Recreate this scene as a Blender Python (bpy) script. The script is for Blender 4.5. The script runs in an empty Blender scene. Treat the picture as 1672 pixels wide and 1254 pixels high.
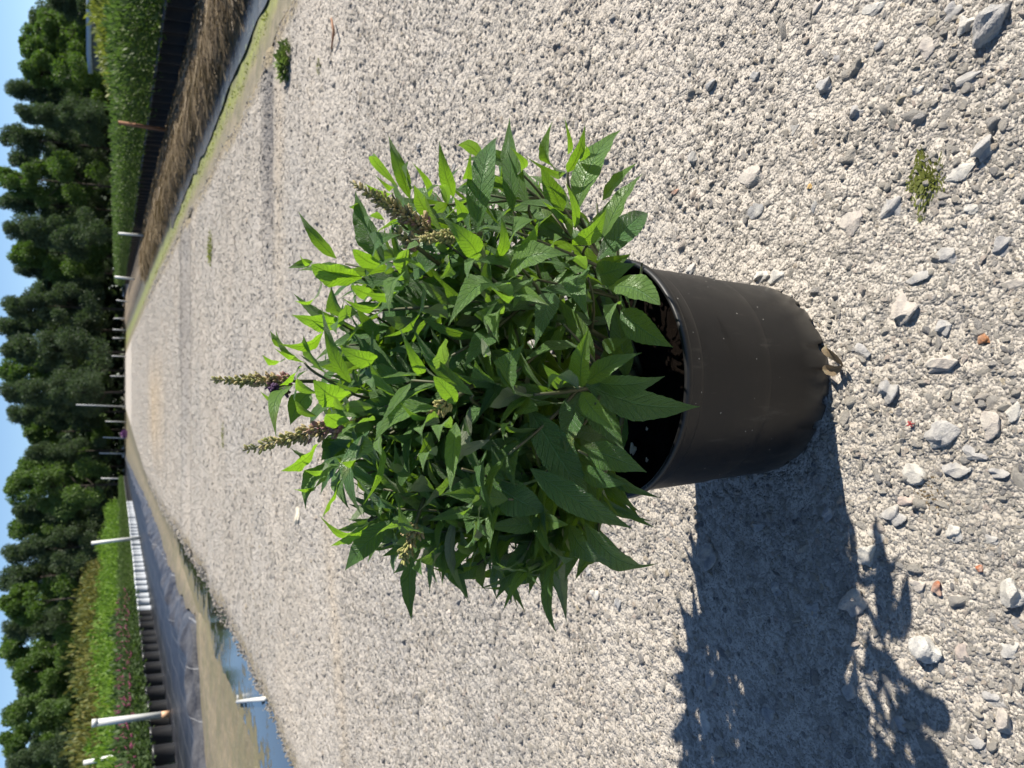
import bpy, math, random
import numpy as np
from mathutils import Vector, Matrix
R = math.radians
# ---------------------------------------------------------------- camera, sky, sun, exposure
H = 0.78; F = 1260.0; P = R(27)
scn = bpy.context.scene
COL = scn.collection
cam = bpy.data.cameras.new('camera'); camo = bpy.data.objects.new('camera', cam); COL.objects.link(camo)
# the phone was held turned on its side: world up points to the left edge of the picture
fw = Vector((0, math.cos(P), -math.sin(P))); dn = Vector((0, -math.sin(P), -math.cos(P))); rt = Vector((1, 0, 0))
m = Matrix((dn, rt, -fw)).transposed().to_4x4(); m.translation = Vector((0, 0, H))
camo.matrix_world = m
cam.sensor_width = 36; cam.lens = 36 * F / 1672; cam.clip_start = 0.02; cam.clip_end = 5000
cam.dof.use_dof = True; cam.dof.focus_distance = 0.84; cam.dof.aperture_fstop = 11
scn.camera = camo
SUN_EL, SUN_AZ = R(40), R(85.7)            # azimuth clockwise from +Y
w = bpy.data.worlds.new('World'); scn.world = w; w.use_nodes = True
nt = w.node_tree; bg = nt.nodes['Background']
sk = nt.nodes.new('ShaderNodeTexSky'); sk.sky_type = 'NISHITA'; sk.sun_disc = False
sk.sun_elevation = SUN_EL; sk.sun_rotation = SUN_AZ; sk.air_density = 1.0; sk.dust_density = 0.0; sk.ozone_density = 3.5; sk.altitude = 2500
nt.links.new(sk.outputs[0], bg.inputs[0]); bg.inputs[1].default_value = 0.085
sl = bpy.data.lights.new('sun', 'SUN'); so = bpy.data.objects.new('sun', sl); COL.objects.link(so)
sl.energy = 5.0; sl.angle = R(0.53); sl.color = (1.0, 0.94, 0.84)
sdir = Vector((math.sin(SUN_AZ) * math.cos(SUN_EL), math.cos(SUN_AZ) * math.cos(SUN_EL), math.sin(SUN_EL)))
so.rotation_euler = sdir.to_track_quat('Z', 'Y').to_euler(); so.location = (3, 0, 5)
scn.view_settings.view_transform = 'Standard'; scn.view_settings.look = 'None'
scn.view_settings.exposure = 0.86; scn.view_settings.gamma = 1
scn.cycles.max_bounces = 8; scn.cycles.transmission_bounces = 6; scn.cycles.transparent_max_bounces = 6

# ---------------------------------------------------------------- helpers
rng = np.random.default_rng(7); rnd = random.Random(11)
EYE = Vector((0, 0, H))
def ray(x, y): return rt * ((1254 - y - 627) / F) + fw + dn * ((x - 836) / F)
def gp(x, y, z=0.0):                       # point of the ground seen at a place of the photograph
    d = ray(x, y); return EYE + d * ((z - H) / d.z)
def atY(x, y, Y): d = ray(x, y); return EYE + d * (Y / d.y)
def depth(p): return (p - EYE).dot(fw)
def tag(o, label=None, cat=None, group=None, kind=None):
    if label: o['label'] = label
    if cat: o['category'] = cat
    if group: o['group'] = group
    if kind: o['kind'] = kind
    return o
def link(o, parent=None):
    COL.objects.link(o)
    if parent: o.parent = parent
    return o
def empty(name, loc=(0, 0, 0)):
    o = bpy.data.objects.new(name, None); o.location = loc; o.empty_display_size = 0.05; return link(o)
def mkmesh(name, V, Fc, mat=None, smooth=True, uv=None, cols=None, mats=None, mi=None):
    me = bpy.data.meshes.new(name)
    V = np.asarray(V, dtype=np.float32); Fc = np.asarray(Fc, dtype=np.int32); n = len(Fc)
    if Fc.shape[1] == 3: Fc = np.hstack([Fc, Fc[:, 2:]])
    keep = np.ones(Fc.shape, bool); keep[:, 3] = Fc[:, 3] != Fc[:, 2]; tot = keep.sum(1).astype(np.int32); Fc = Fc[keep]
    me.vertices.add(len(V)); me.vertices.foreach_set('co', V.ravel())
    me.loops.add(len(Fc)); me.loops.foreach_set('vertex_index', Fc)
    me.polygons.add(n); me.polygons.foreach_set('loop_start', (np.cumsum(tot) - tot).astype(np.int32))
    me.polygons.foreach_set('loop_total', tot)
    if smooth: me.polygons.foreach_set('use_smooth', np.ones(n, dtype=bool))
    if mats:
        for q in mats: me.materials.append(q)
    elif mat: me.materials.append(mat)
    if mi is not None: me.polygons.foreach_set('material_index', np.asarray(mi, dtype=np.int32))
    if uv is not None:
        l = me.uv_layers.new(name='UVMap'); l.data.foreach_set('uv', np.asarray(uv, dtype=np.float32)[Fc.ravel()].ravel())
    if cols:
        for an, a in cols.items():
            a = np.asarray(a, dtype=np.float32)
            if a.ndim == 1: at = me.attributes.new(an, 'FLOAT', 'POINT'); at.data.foreach_set('value', a)
            else: at = me.attributes.new(an, 'FLOAT_VECTOR', 'POINT'); at.data.foreach_set('vector', a.ravel())
    me.update(calc_edges=True); me.validate()
    return me
def mobj(name, V, Fc, mat=None, parent=None, **k):
    return link(bpy.data.objects.new(name, mkmesh(name, V, Fc, mat, **k)), parent)
class MB:
    """collects triangles/quads (as quads) into one mesh"""
    def __init__(s): s.V = []; s.F = []; s.n = 0; s.T = []
    def add(s, V, Fc, t=0.0):
        V = np.asarray(V, float); Fc = np.asarray(Fc)
        if Fc.shape[1] == 3: Fc = np.hstack([Fc, Fc[:, 2:]])
        s.V.append(V); s.F.append(np.asarray(Fc) + s.n); s.n += len(V); s.T.append(np.full(len(V), t))
    def build(s, name, mat, parent=None, **k):
        return mobj(name, np.concatenate(s.V), np.concatenate(s.F), mat, parent, cols={'tint': np.concatenate(s.T)}, **k)
def tube(pts, rad, n=8, cap=True):
    pts = np.asarray(pts, float); m_ = len(pts); rad = np.broadcast_to(rad, (m_,)); V = []
    for i in range(m_):
        t = pts[min(i + 1, m_ - 1)] - pts[max(i - 1, 0)]; t = t / (np.linalg.norm(t) + 1e-9)
        a = np.cross(t, [0.13, 0.31, 0.94] if abs(t[2]) < .9 else [1, 0, 0]); a /= np.linalg.norm(a); b = np.cross(t, a)
        th = np.linspace(0, 2 * math.pi, n, endpoint=False)
        V.append(pts[i] + rad[i] * (np.cos(th)[:, None] * a + np.sin(th)[:, None] * b))
    V = np.concatenate(V); Fc = []
    for i in range(m_ - 1):
        for j in range(n):
            a0 = i * n + j; a1 = i * n + (j + 1) % n; Fc.append((a0, a1, a1 + n, a0 + n))
    if cap:
        c = len(V); V = np.vstack([V, pts[-1], pts[0]])
        for j in range(n):
            a0 = (m_ - 1) * n + j; a1 = (m_ - 1) * n + (j + 1) % n; Fc.append((a0, a1, c, c))
            Fc.append(((j + 1) % n, j, c + 1, c + 1))
    Fc = [f if f[2] != f[3] else (f[0], f[1], f[2], f[2]) for f in Fc]
    return V, np.array(Fc)
def lathe(prof, n=96, zf=None):
    V = []; Fc = []
    for i, (r, z) in enumerate(prof):
        th = np.linspace(0, 2 * math.pi, n, endpoint=False)
        zz = np.full(n, z) if zf is None else zf(i, th, z)
        V.append(np.stack([r * np.cos(th), r * np.sin(th), zz], 1))
    V = np.concatenate(V)
    for i in range(len(prof) - 1):
        for j in range(n):
            a = i * n + j; b = i * n + (j + 1) % n; Fc.append((a, b, b + n, a + n))
    return V, np.array(Fc)
def vnoise(x, y, s, seed=0):               # smooth value noise, numpy
    g = np.random.default_rng(seed).random((64, 64))
    x = np.asarray(x) / s; y = np.asarray(y) / s
    xi = np.floor(x).astype(int); yi = np.floor(y).astype(int); fx = x - xi; fy = y - yi
    fx = fx * fx * (3 - 2 * fx); fy = fy * fy * (3 - 2 * fy)
    G = lambda a, b: g[a % 64, b % 64]
    return (G(xi, yi) * (1 - fx) + G(xi + 1, yi) * fx) * (1 - fy) + (G(xi, yi + 1) * (1 - fx) + G(xi + 1, yi + 1) * fx) * fy - .5

# ---------------------------------------------------------------- materials
ORD = 'first second third fourth fifth sixth seventh eighth ninth tenth eleventh twelfth thirteenth fourteenth fifteenth sixteenth seventeenth eighteenth nineteenth twentieth'.split()
def ordw(n): return ORD[n] if n < 20 else 'twenty-' + ORD[n - 20]
class NT:
    def __init__(s, name):
        s.m = bpy.data.materials.new(name); s.m.use_nodes = True; s.t = s.m.node_tree; s.b = s.t.nodes['Principled BSDF']
    def n(s, t, ins=None, **k):
        q = s.t.nodes.new(t)
        for a, v in k.items(): setattr(q, a, v)
        for a, v in (ins or {}).items():
            if isinstance(v, bpy.types.NodeSocket): s.t.links.new(v, q.inputs[a])
            else: q.inputs[a].default_value = v
        return q
    def l(s, a, b): s.t.links.new(a, b)
    def set(s, **k):
        for a, v in k.items():
            a = a.replace('_', ' ')
            if isinstance(v, bpy.types.NodeSocket): s.l(v, s.b.inputs[a])
            else: s.b.inputs[a].default_value = v
    def math(s, op, a, b=0.0, c=None):
        d = {0: a, 1: b}
        if c is not None: d[2] = c
        return s.n('ShaderNodeMath', d, operation=op).outputs[0]
    def ramp(s, f, stops, interp='LINEAR'):
        q = s.n('ShaderNodeValToRGB', {0: f}); q.color_ramp.interpolation = interp; e = q.color_ramp.elements
        while len(e) < len(stops): e.new(0.5)
        for i, (p, c) in enumerate(stops): e[i].position = p; e[i].color = (*c, 1) if len(c) == 3 else c
        return q.outputs[0]
    def mix(s, f, a, b, mode='MIX'):
        q = s.n('ShaderNodeMix', data_type='RGBA', blend_type=mode)
        for i, v in ((0, f), (6, a), (7, b)):
            if isinstance(v, bpy.types.NodeSocket): s.l(v, q.inputs[i])
            else: q.inputs[i].default_value = v if i == 0 else (*v, 1)
        return q.outputs[2]
    def noise(s, scale, detail=3, rough=.6, vec=None, out=0):
        q = s.n('ShaderNodeTexNoise', {'Scale': scale, 'Detail': detail, 'Roughness': rough})
        if vec is not None: s.l(vec, q.inputs['Vector'])
        return q.outputs[out]
    def voro(s, scale, vec=None, feature='F1', out=0):
        q = s.n('ShaderNodeTexVoronoi', {'Scale': scale}, feature=feature)
        if vec is not None: s.l(vec, q.inputs['Vector'])
        return q.outputs[out]
    def bump(s, h, strength=.5, dist=.01, nrm=None):
        d = {'Height': h, 'Strength': strength, 'Distance': dist}
        if nrm is not None: d['Normal'] = nrm
        return s.n('ShaderNodeBump', d).outputs[0]
    def pos(s): return s.n('ShaderNodeNewGeometry').outputs['Position']
    def attr(s, name, out='Fac'): return s.n('ShaderNodeAttribute', attribute_name=name).outputs[out]

def mat_simple(name, col, rough=.6, noise=0.0, scale=20, col2=None, bump=0.0, spec=.5):
    q = NT(name)
    if col2 is not None:
        f = q.noise(scale, 4); q.set(Base_Color=q.ramp(f, [(.35, col), (.65, col2)]))
    else: q.set(Base_Color=(*col, 1))
    q.set(Roughness=rough); q.b.inputs['Specular IOR Level'].default_value = spec
    if bump: q.set(Normal=q.bump(q.noise(scale * 4, 4), bump, .01))
    return q.m

def stain_rut_shade(q, c):
    """wheel tracks crossing the road: a narrow one darkened by painted rut shade and a wide faint one further off"""
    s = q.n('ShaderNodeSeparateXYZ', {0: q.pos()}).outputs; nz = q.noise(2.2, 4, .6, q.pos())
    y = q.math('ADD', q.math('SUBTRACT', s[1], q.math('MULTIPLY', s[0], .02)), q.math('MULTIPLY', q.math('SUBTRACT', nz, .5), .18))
    f1 = q.math('MULTIPLY', q.n('ShaderNodeMapRange', {0: q.math('ABSOLUTE', q.math('SUBTRACT', y, 4.62)), 1: .07, 2: .20, 3: .95, 4: 0}).outputs[0], q.n('ShaderNodeMapRange', {0: s[0], 1: .3, 2: 1.3}).outputs[0])  # shade of the narrow rut, put into the colour along its line
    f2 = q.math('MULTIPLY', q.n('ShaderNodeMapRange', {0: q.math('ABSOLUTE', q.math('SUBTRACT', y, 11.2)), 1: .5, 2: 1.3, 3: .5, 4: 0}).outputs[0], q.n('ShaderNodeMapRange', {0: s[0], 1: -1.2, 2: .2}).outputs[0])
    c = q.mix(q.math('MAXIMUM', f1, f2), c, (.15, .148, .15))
    f3 = q.math('MULTIPLY', q.n('ShaderNodeMapRange', {0: q.math('ABSOLUTE', q.math('SUBTRACT', y, 4.32)), 1: .0, 2: .22, 3: .5, 4: 0}).outputs[0], q.math('MULTIPLY', nz, q.n('ShaderNodeMapRange', {0: s[0], 1: .1, 2: .8}).outputs[0]))
    f4 = q.n('ShaderNodeMapRange', {0: q.math('ABSOLUTE', q.math('SUBTRACT', y, 21)), 1: 1, 2: 6, 3: .6, 4: 0}).outputs[0]
    f4 = q.math('MULTIPLY', f4, q.n('ShaderNodeMapRange', {0: q.math('ABSOLUTE', q.math('ADD', s[0], .6)), 1: .5, 2: 1.6, 3: 1, 4: 0}).outputs[0])
    f5 = q.math('MULTIPLY', q.n('ShaderNodeMapRange', {0: q.math('ABSOLUTE', q.math('SUBTRACT', q.math('SUBTRACT', s[1], q.math('MULTIPLY', s[0], .35)), 3.45)), 1: .0, 2: .14, 3: .7, 4: 0}).outputs[0], q.math('MULTIPLY', nz, q.n('ShaderNodeMapRange', {0: s[0], 1: .2, 2: -.4}).outputs[0]))
    c = q.mix(q.math('MAXIMUM', f3, q.math('MAXIMUM', f5, f4)), c, (.57, .44, .28))
    pa = q.ramp(q.noise(.9, 5, .62, q.pos()), [(.38, (0, 0, 0)), (.66, (1, 1, 1))]); c = q.mix(q.math('MULTIPLY', pa, .38), c, (.55, .475, .385))
    pb = q.ramp(q.noise(.55, 3, .5, q.n('ShaderNodeMapping', {'Vector': q.pos(), 'Location': (7, 3, 0), 'Scale': (.6, 1.8, 1)}).outputs[0]), [(.52, (0, 0, 0)), (.70, (1, 1, 1))])
    return q.mix(q.math('MULTIPLY', pb, .30), c, (.30, .29, .275))
# crushed stone: each stone its own tone
def mat_stone(name, far=False):
    q = NT(name); ob = q.n('ShaderNodeObjectInfo').outputs['Random']
    c = q.ramp(ob, [(0, (.17, .17, .18)), (.06, (.24, .235, .24)), (.09, (.46, .44, .42)), (.14, (.38, .36, .335)), (.24, (.43, .40, .36)), (.5, (.46, .425, .37)), (.68, (.44, .40, .34)),
                    (.84, (.51, .475, .42)), (.95, (.58, .48, .41)), (1, (.58, .49, .35))])
    tc = q.n('ShaderNodeTexCoord').outputs['Object']
    sp = q.ramp(q.noise(3.2, 5, .7, tc), [(.3, (.80, .80, .82)), (.5, (1, 1, 1)), (.72, (1.12, 1.11, 1.08))])
    c = q.mix(1, c, sp, 'MULTIPLY')
    dust = q.noise(60, 3, .6, q.pos())
    c = q.mix(q.math('MULTIPLY', q.ramp(dust, [(.4, (0, 0, 0)), (.66, (1, 1, 1))]), .5), c, (.45, .42, .365))
    c = stain_rut_shade(q, c)
    q.set(Base_Color=c, Roughness=.88); q.b.inputs['Specular IOR Level'].default_value = .25
    q.set(Normal=q.bump(q.noise(5, 5, .75, tc), .7, .11))
    return q.m
M_stone = mat_stone('crushed_stone')
def mat_bigstone():
    q = NT('grey_granite'); c = q.attr('Col', 'Color')
    q2 = q.n('ShaderNodeAttribute', attribute_name='stone_colour', attribute_type='OBJECT').outputs['Color']
    tc = q.n('ShaderNodeTexCoord').outputs['Object']
    n1 = q.noise(90, 6, .75, tc); n2 = q.voro(420, tc)
    sp = q.ramp(n1, [(.3, (.6, .6, .63)), (.48, (.95, .95, .95)), (.7, (1.3, 1.28, 1.22))])
    c = q.mix(1, q2, sp, 'MULTIPLY')
    c = q.mix(q.ramp(n2, [(.0, (.35, .35, .35)), (.25, (0, 0, 0))]), c, (.16, .16, .17))
    c = q.mix(q.math('MULTIPLY', q.ramp(q.noise(45, 3, .6, q.pos()), [(.45, (0, 0, 0)), (.62, (1, 1, 1))]), .5), c, (.50, .465, .40))
    q.set(Base_Color=c, Roughness=.85); q.b.inputs['Specular IOR Level'].default_value = .25
    q.set(Normal=q.bump(q.noise(160, 6, .8, tc), .8, .004))
    return q.m
M_big = mat_bigstone()

def mat_road():
    q = NT('gravel_road_grit'); p = q.pos()
    # fines between the stones, then far-off crushed stone read as speckle
    v1 = q.voro(230, p, out=1); v2 = q.voro(85, p, out=1); v3 = q.voro(34, p, out=1)
    g = q.mix(.5, q.mix(.5, v1, v2), v3)
    gr = q.n('ShaderNodeRGBToBW', {0: g}).outputs[0]
    c = q.ramp(gr, [(.25, (.28, .255, .22)), (.42, (.37, .335, .285)), (.58, (.41, .37, .315)), (.75, (.45, .41, .35))])
    big = q.noise(1.1, 4, .6, p); c = q.mix(q.ramp(big, [(.35, (0, 0, 0)), (.7, (.5, .5, .5))]), c, (.56, .52, .47))
    # faint cross bands: worn wheel tracks, painted rut shade, iron-tinted dust
    sep = q.n('ShaderNodeSeparateXYZ', {0: p}).outputs
    c = stain_rut_shade(q, c)
    e = q.attr('muddy', 'Fac')
    ee = q.ramp(q.math('ADD', e, q.math('MULTIPLY', q.math('SUBTRACT', q.noise(6, 5, .7, p), .5), .9)), [(.35, (0, 0, 0)), (.62, (1, 1, 1))])
    c = q.mix(ee, c, (.30, .25, .165))
    q.set(Base_Color=c, Roughness=.92); q.b.inputs['Specular IOR Level'].default_value = .2
    h1 = q.voro(230, p); h2 = q.voro(85, p); h3 = q.voro(34, p)
    b = q.bump(q.math('SUBTRACT', 1, h1), .75, .0038)
    b = q.bump(q.math('SUBTRACT', 1, h2), .72, .0075, b)
    b = q.bump(q.math('MULTIPLY', q.math('SUBTRACT', 1, h3), 1), .55, .013, b)
    b = q.bump(q.noise(600, 3, .7, p), .6, .0015, b)
    q.set(Normal=b); return q.m
M_road = mat_road()

def mat_leaf(name, top1, top2, under, trans, tamt=.30, rough=.40):
    q = NT(name); uv = q.n('ShaderNodeUVMap').outputs[0]
    s = q.n('ShaderNodeSeparateXYZ', {0: uv}).outputs; u, v = s[0], s[1]
    d = q.math('MULTIPLY', q.math('ABSOLUTE', q.math('SUBTRACT', u, .5)), 2)
    vv = q.math('SUBTRACT', q.math('MULTIPLY', v, 13), q.math('MULTIPLY', d, 1.9))
    fr = q.math('ABSOLUTE', q.math('SUBTRACT', q.math('FRACT', vv), .5))     # 0.5 at the vein
    vein = q.ramp(fr, [(.38, (0, 0, 0)), (.5, (1, 1, 1))])
    mid = q.ramp(d, [(.02, (1, 1, 1)), (.075, (0, 0, 0))])
    mp = q.n('ShaderNodeCombineXYZ', {0: q.math('MULTIPLY', u, 9), 1: q.math('MULTIPLY', v, 30), 2: q.attr('tint')}).outputs[0]
    ret = q.voro(1.6, mp, 'DISTANCE_TO_EDGE')
    rv = q.ramp(ret, [(.0, (1, 1, 1)), (.12, (0, 0, 0))])
    t = q.attr('tint')
    c = q.mix(t, top1, top2)
    nz = q.noise(28, 3, .6, q.pos()); c = q.mix(q.math('MULTIPLY', nz, .35), c, tuple(x * .55 for x in top1))
    old = q.ramp(q.noise(16, 4, .65, q.pos()), [(.62, (0, 0, 0)), (.74, (1, 1, 1))]); c = q.mix(q.math('MULTIPLY', old, .45), c, (.20, .19, .04))
    vc = q.math('MAXIMUM', q.math('MULTIPLY', vein, .42), mid)
    c = q.mix(q.math('MULTIPLY', vc, .55), c, tuple(min(1, x * 2.2 + .03) for x in top1))
    uc = q.mix(q.math('MULTIPLY', vc, .7), under, tuple(min(1, x * 1.5) for x in under))
    bf = q.n('ShaderNodeNewGeometry').outputs['Backfacing']
    c = q.mix(bf, c, uc)
    q.set(Base_Color=c, Roughness=q.math('ADD', rough, q.math('MULTIPLY', bf, .35))); q.b.inputs['Sheen Weight'].default_value = .22; q.b.inputs['Sheen Roughness'].default_value = .4; q.b.inputs['Sheen Tint'].default_value = (.8, 1, .8, 1)
    q.b.inputs['Specular IOR Level'].default_value = .42
    hh = q.math('ADD', q.math('MULTIPLY', vein, -.8), q.math('ADD', q.math('MULTIPLY', mid, -1.2), q.math('MULTIPLY', rv, -.45)))
    nb = q.bump(hh, .9, .0022); q.set(Normal=nb)
    tr = q.n('ShaderNodeBsdfTranslucent')
    tcx = q.mix(t, trans, tuple(min(1, x * 1.35) for x in trans))
    q.l(q.mix(q.math('MULTIPLY', vc, .7), tcx, tuple(x * .35 for x in trans)), tr.inputs[0]); q.l(nb, tr.inputs['Normal'])
    mx = q.n('ShaderNodeMixShader', {0: q.math('ADD', tamt - .08, q.math('MULTIPLY', t, .22))}); q.l(q.b.outputs[0], mx.inputs[1]); q.l(tr.outputs[0], mx.inputs[2])
    q.l(mx.outputs[0], q.t.nodes['Material Output'].inputs[0]); return q.m
M_leaf = mat_leaf('buddleia_leaf', (.048, .130, .030), (.175, .290, .055), (.22, .25, .16), (.28, .52, .018))

def mat_foliage(name, a, b, trans, hue=None, tamt=.3):
    q = NT(name); r = q.n('ShaderNodeObjectInfo').outputs['Random']; t = q.attr('tint')
    c = q.mix(t, a, b); c = q.mix(q.math('MULTIPLY', r, .5), c, hue or a)
    q.set(Base_Color=c, Roughness=.6); q.b.inputs['Specular IOR Level'].default_value = .3
    tr = q.n('ShaderNodeBsdfTranslucent', {0: (*trans, 1)})
    mx = q.n('ShaderNodeMixShader', {0: tamt}); q.l(q.b.outputs[0], mx.inputs[1]); q.l(tr.outputs[0], mx.inputs[2])
    q.l(mx.outputs[0], q.t.nodes['Material Output'].inputs[0]); return q.m
M_pine = mat_foliage('pine_foliage', (.036, .064, .034), (.105, .145, .07), (.09, .15, .04), (.055, .08, .05), .3)
M_broad = mat_foliage('broadleaf_foliage', (.055, .098, .030), (.145, .215, .062), (.13, .25, .02), (.05, .10, .015), .3)
M_hedge_r = mat_foliage('shrub_green', (.045, .080, .022), (.15, .195, .06), (.12, .22, .03), (.07, .11, .035))
M_lime = mat_foliage('shrub_lime', (.08, .15, .018), (.19, .28, .035), (.23, .42, .03), (.10, .19, .03))
M_red = mat_foliage('shrub_bronze', (.07, .10, .022), (.20, .17, .04), (.22, .20, .03), (.09, .13, .03))
M_dull = mat_foliage('shrub_dull', (.04, .075, .022), (.10, .15, .05), (.10, .18, .03), (.06, .09, .03))
M_pinkf = mat_simple('pink_petals', (.30, .07, .13), .7, col2=(.20, .03, .08), scale=8)
M_bark = mat_simple('bark', (.035, .028, .022), .9, col2=(.07, .055, .042), scale=6, bump=.5)
M_stem = mat_simple('green_brown_stem', (.055, .080, .028), .6, col2=(.085, .070, .035), scale=60)
M_straw = mat_foliage('dry_straw', (.12, .082, .042), (.28, .21, .115), (.17, .13, .06), (.16, .12, .07), .15)
M_grass = mat_foliage('bright_weed', (.09, .13, .03), (.19, .25, .07), (.18, .28, .05))
M_pvc = mat_simple('white_pvc', (.66, .66, .63), .45, col2=(.55, .54, .49), scale=9)
M_rust = mat_simple('rusty_steel', (.20, .075, .03), .8, col2=(.33, .16, .08), scale=30, bump=.3)
M_rusty_w = mat_simple('rust_stained_plastic', (.55, .22, .07), .6, col2=(.68, .52, .36), scale=40)
M_whitepot = mat_simple('white_plastic', (.62, .64, .66), .5, col2=(.50, .52, .55), scale=14)
M_soil = mat_simple('potting_bark', (.007, .005, .004), .95, col2=(.015, .010, .007), scale=90, bump=1, spec=.05)
M_bfar = mat_simple('black_nursery_plastic', (.018, .018, .02), .42, col2=(.03, .029, .028), scale=30)

def mat_pot():
    q = NT('dusty_black_plastic'); p = q.pos()
    dust = q.ramp(q.noise(11, 5, .65, p), [(.38, (0, 0, 0)), (.75, (1, 1, 1))])
    c = q.mix(q.math('MULTIPLY', dust, .5), (.006, .006, .0068), (.018, .0168, .015))
    sp = q.voro(95, p); cell = q.voro(95, p, out=1); bw = q.n('ShaderNodeRGBToBW', {0: cell}).outputs[0]
    spots = q.math('MULTIPLY', q.math('LESS_THAN', sp, .085), q.math('GREATER_THAN', bw, .62))
    c = q.mix(q.math('MULTIPLY', spots, .7), c, (.42, .40, .36))
    wv = q.n('ShaderNodeTexNoise', {'Scale': 6, 'Detail': 3}); mp = q.n('ShaderNodeMapping', {'Vector': p, 'Scale': (10, 10, 420)})
    q.l(mp.outputs[0], wv.inputs['Vector'])
    sc_ = q.n('ShaderNodeTexNoise', {'Scale': 5, 'Detail': 5, 'Roughness': .7}); m2 = q.n('ShaderNodeMapping', {'Vector': p, 'Scale': (14, 14, 2.2)}); q.l(m2.outputs[0], sc_.inputs['Vector'])
    c = q.mix(q.math('MULTIPLY', q.ramp(sc_.outputs[0], [(.60, (0, 0, 0)), (.74, (1, 1, 1))]), .5), c, (.075, .068, .058))
    lo = q.n('ShaderNodeMapRange', {0: q.n('ShaderNodeSeparateXYZ', {0: p}).outputs[2], 1: .0, 2: .05, 3: .45, 4: 0}).outputs[0]
    c = q.mix(q.math('MULTIPLY', lo, q.noise(30, 4, .7, p)), c, (.20, .18, .15))
    q.set(Base_Color=c, Roughness=q.math('ADD', .36, q.math('MULTIPLY', dust, .22)))
    q.b.inputs['Specular IOR Level'].default_value = .4
    q.set(Normal=q.bump(wv.outputs[0], .12, .001)); return q.m
M_pot = mat_pot()

# ---------------------------------------------------------------- ground layout (x of each line as a function of y)
def itp(tab): a = np.array(tab, float); return lambda Y: np.interp(Y, a[:, 0], a[:, 1])
wob = lambda Y, s, a, seed: a * vnoise(Y, np.zeros_like(np.asarray(Y, float)) + seed * 3.3, s, seed) * 2
_R0 = itp([(-2, 2.15), (0, 2.1), (4, 2.0), (5.5, 1.98), (8.7, 2.1), (21.7, 2.45), (60, 3.2), (200, 5.4), (300, 7)])
R0 = lambda Y: _R0(Y) + wob(Y, .5, .05, 1)
_R2 = itp([(-2, 3.0), (0, 2.95), (5, 2.85), (6.6, 2.76), (11.3, 2.98), (23.9, 3.55), (70, 5.5), (200, 12), (300, 17)])
R2 = lambda Y: _R2(Y) + wob(Y, .7, .06, 2)
_R3 = itp([(-2, 3.6), (0, 3.6), (8.7, 3.9), (14, 4.3), (21.7, 4.85), (32, 5.5), (68, 8.1), (200, 18), (300, 26)])
_L0 = itp([(-2, -2.2), (0, -2.15), (4.17, -2.02), (4.8, -1.92), (6.2, -1.95), (8.7, -2.0), (12, -2.2), (18, -2.55), (29.8, -3.05), (200, -3.4), (300, -3.6)])
L0 = lambda Y: _L0(Y) + wob(Y, .5, .05, 3)
_L1 = itp([(-2, -4.6), (6, -4.45), (8.57, -3.98), (9.05, -3.58), (9.6, -3.12), (9.9, -2.86), (12.4, -3.08), (16.3, -3.36), (23.4, -3.5), (39.5, -4.6), (95, -8.3), (247, -15.5), (300, -18)])
L1 = lambda Y: _L1(Y) + wob(Y, .6, .09, 4)
_LP = itp([(-2, -5.7), (8, -5.7), (13, -5.72), (17.8, -5.83), (23.4, -6.1), (29, -6.3), (36, -6.6), (45.4, -7.0), (58.5, -7.8), (112, -11.2), (250, -22), (300, -26)])
def zroad(X, Y):
    z = .010 * vnoise(X, Y, .55, 5) + .006 * vnoise(X, Y, .16, 6) + .0035 * vnoise(X, Y, .05, 8)
    # shallow ruts crossing in front of the puddle and further on
    for (y0, k, wd, dp, xa, xb) in ((4.62, .02, .06, .05, .55, 3), (10.6, .03, .35, .03, -3, 3), (2.55, .25, .3, .012, .2, 3)):
        yy = y0 + k * X; f = np.clip((X - xa) / .5, 0, 1) * np.clip((xb - X) / .5, 0, 1)
        z = z - dp * f * np.exp(-((Y - yy) / wd) ** 2) + dp * .5 * f * np.exp(-((Y - yy - 2 * wd) / wd) ** 2)
    e = np.minimum(R0(Y) - X, X - L0(Y))
    z = z - .03 * np.clip(1 - e / .25, 0, 1) ** 2
    near = np.clip(1 - np.hypot(X, Y - .79) / .25, 0, 1)
    return z * (1 - near * .8)
def Ys(a, b, r): n = int(math.log(b / a) / math.log(r)) + 2; return a * (b / a) ** (np.arange(n) / (n - 1))
def patch(name, ys, fl, fr, nc, zf, mat, cols=None, smooth=True, power=1.0):
    t = np.linspace(0, 1, nc); Y = np.repeat(ys[:, None], nc, 1)
    X = fl(Y) * (1 - t) + fr(Y) * t; T = np.repeat(t[None], len(ys), 0)
    Z = zf(X, Y, T); V = np.stack([X, Y, Z], -1).reshape(-1, 3)
    i = np.arange(len(ys) - 1)[:, None] * nc + np.arange(nc - 1)[None]; i = i.ravel()
    Fc = np.stack([i, i + 1, i + nc + 1, i + nc], 1)
    ca = {k: f(X, Y, T).ravel() for k, f in cols.items()} if cols else None
    return mobj(name, V, Fc, mat, cols=ca)
def band(y0, k, wd, xa, xb): return lambda X, Y: np.exp(-((Y - y0 - k * X) / wd) ** 2) * np.clip((X - xa) / .6, 0, 1) * np.clip((xb - X) / .6, 0, 1)
ys_near = np.concatenate([np.linspace(-1.5, .3, 40)[:-1], Ys(.3, 260, 1.006)])
def worn(X, Y, T): return band(10.9, .03, .9, -1.2, 3)(X, Y) + .5 * band(4.62, .02, .12, .5, 3)(X, Y)  # second band follows the narrow rut's painted shade
def ochre(X, Y, T): return band(4.3, .03, .14, .4, 2.3)(X, Y) + band(3.35, .5, .1, -.9, .1)(X, Y) * .8 + band(20, .1, 4, -2.2, .3)(X, Y) + .6 * band(2.4, .1, .2, -1.2, -.2)(X, Y)
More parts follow.
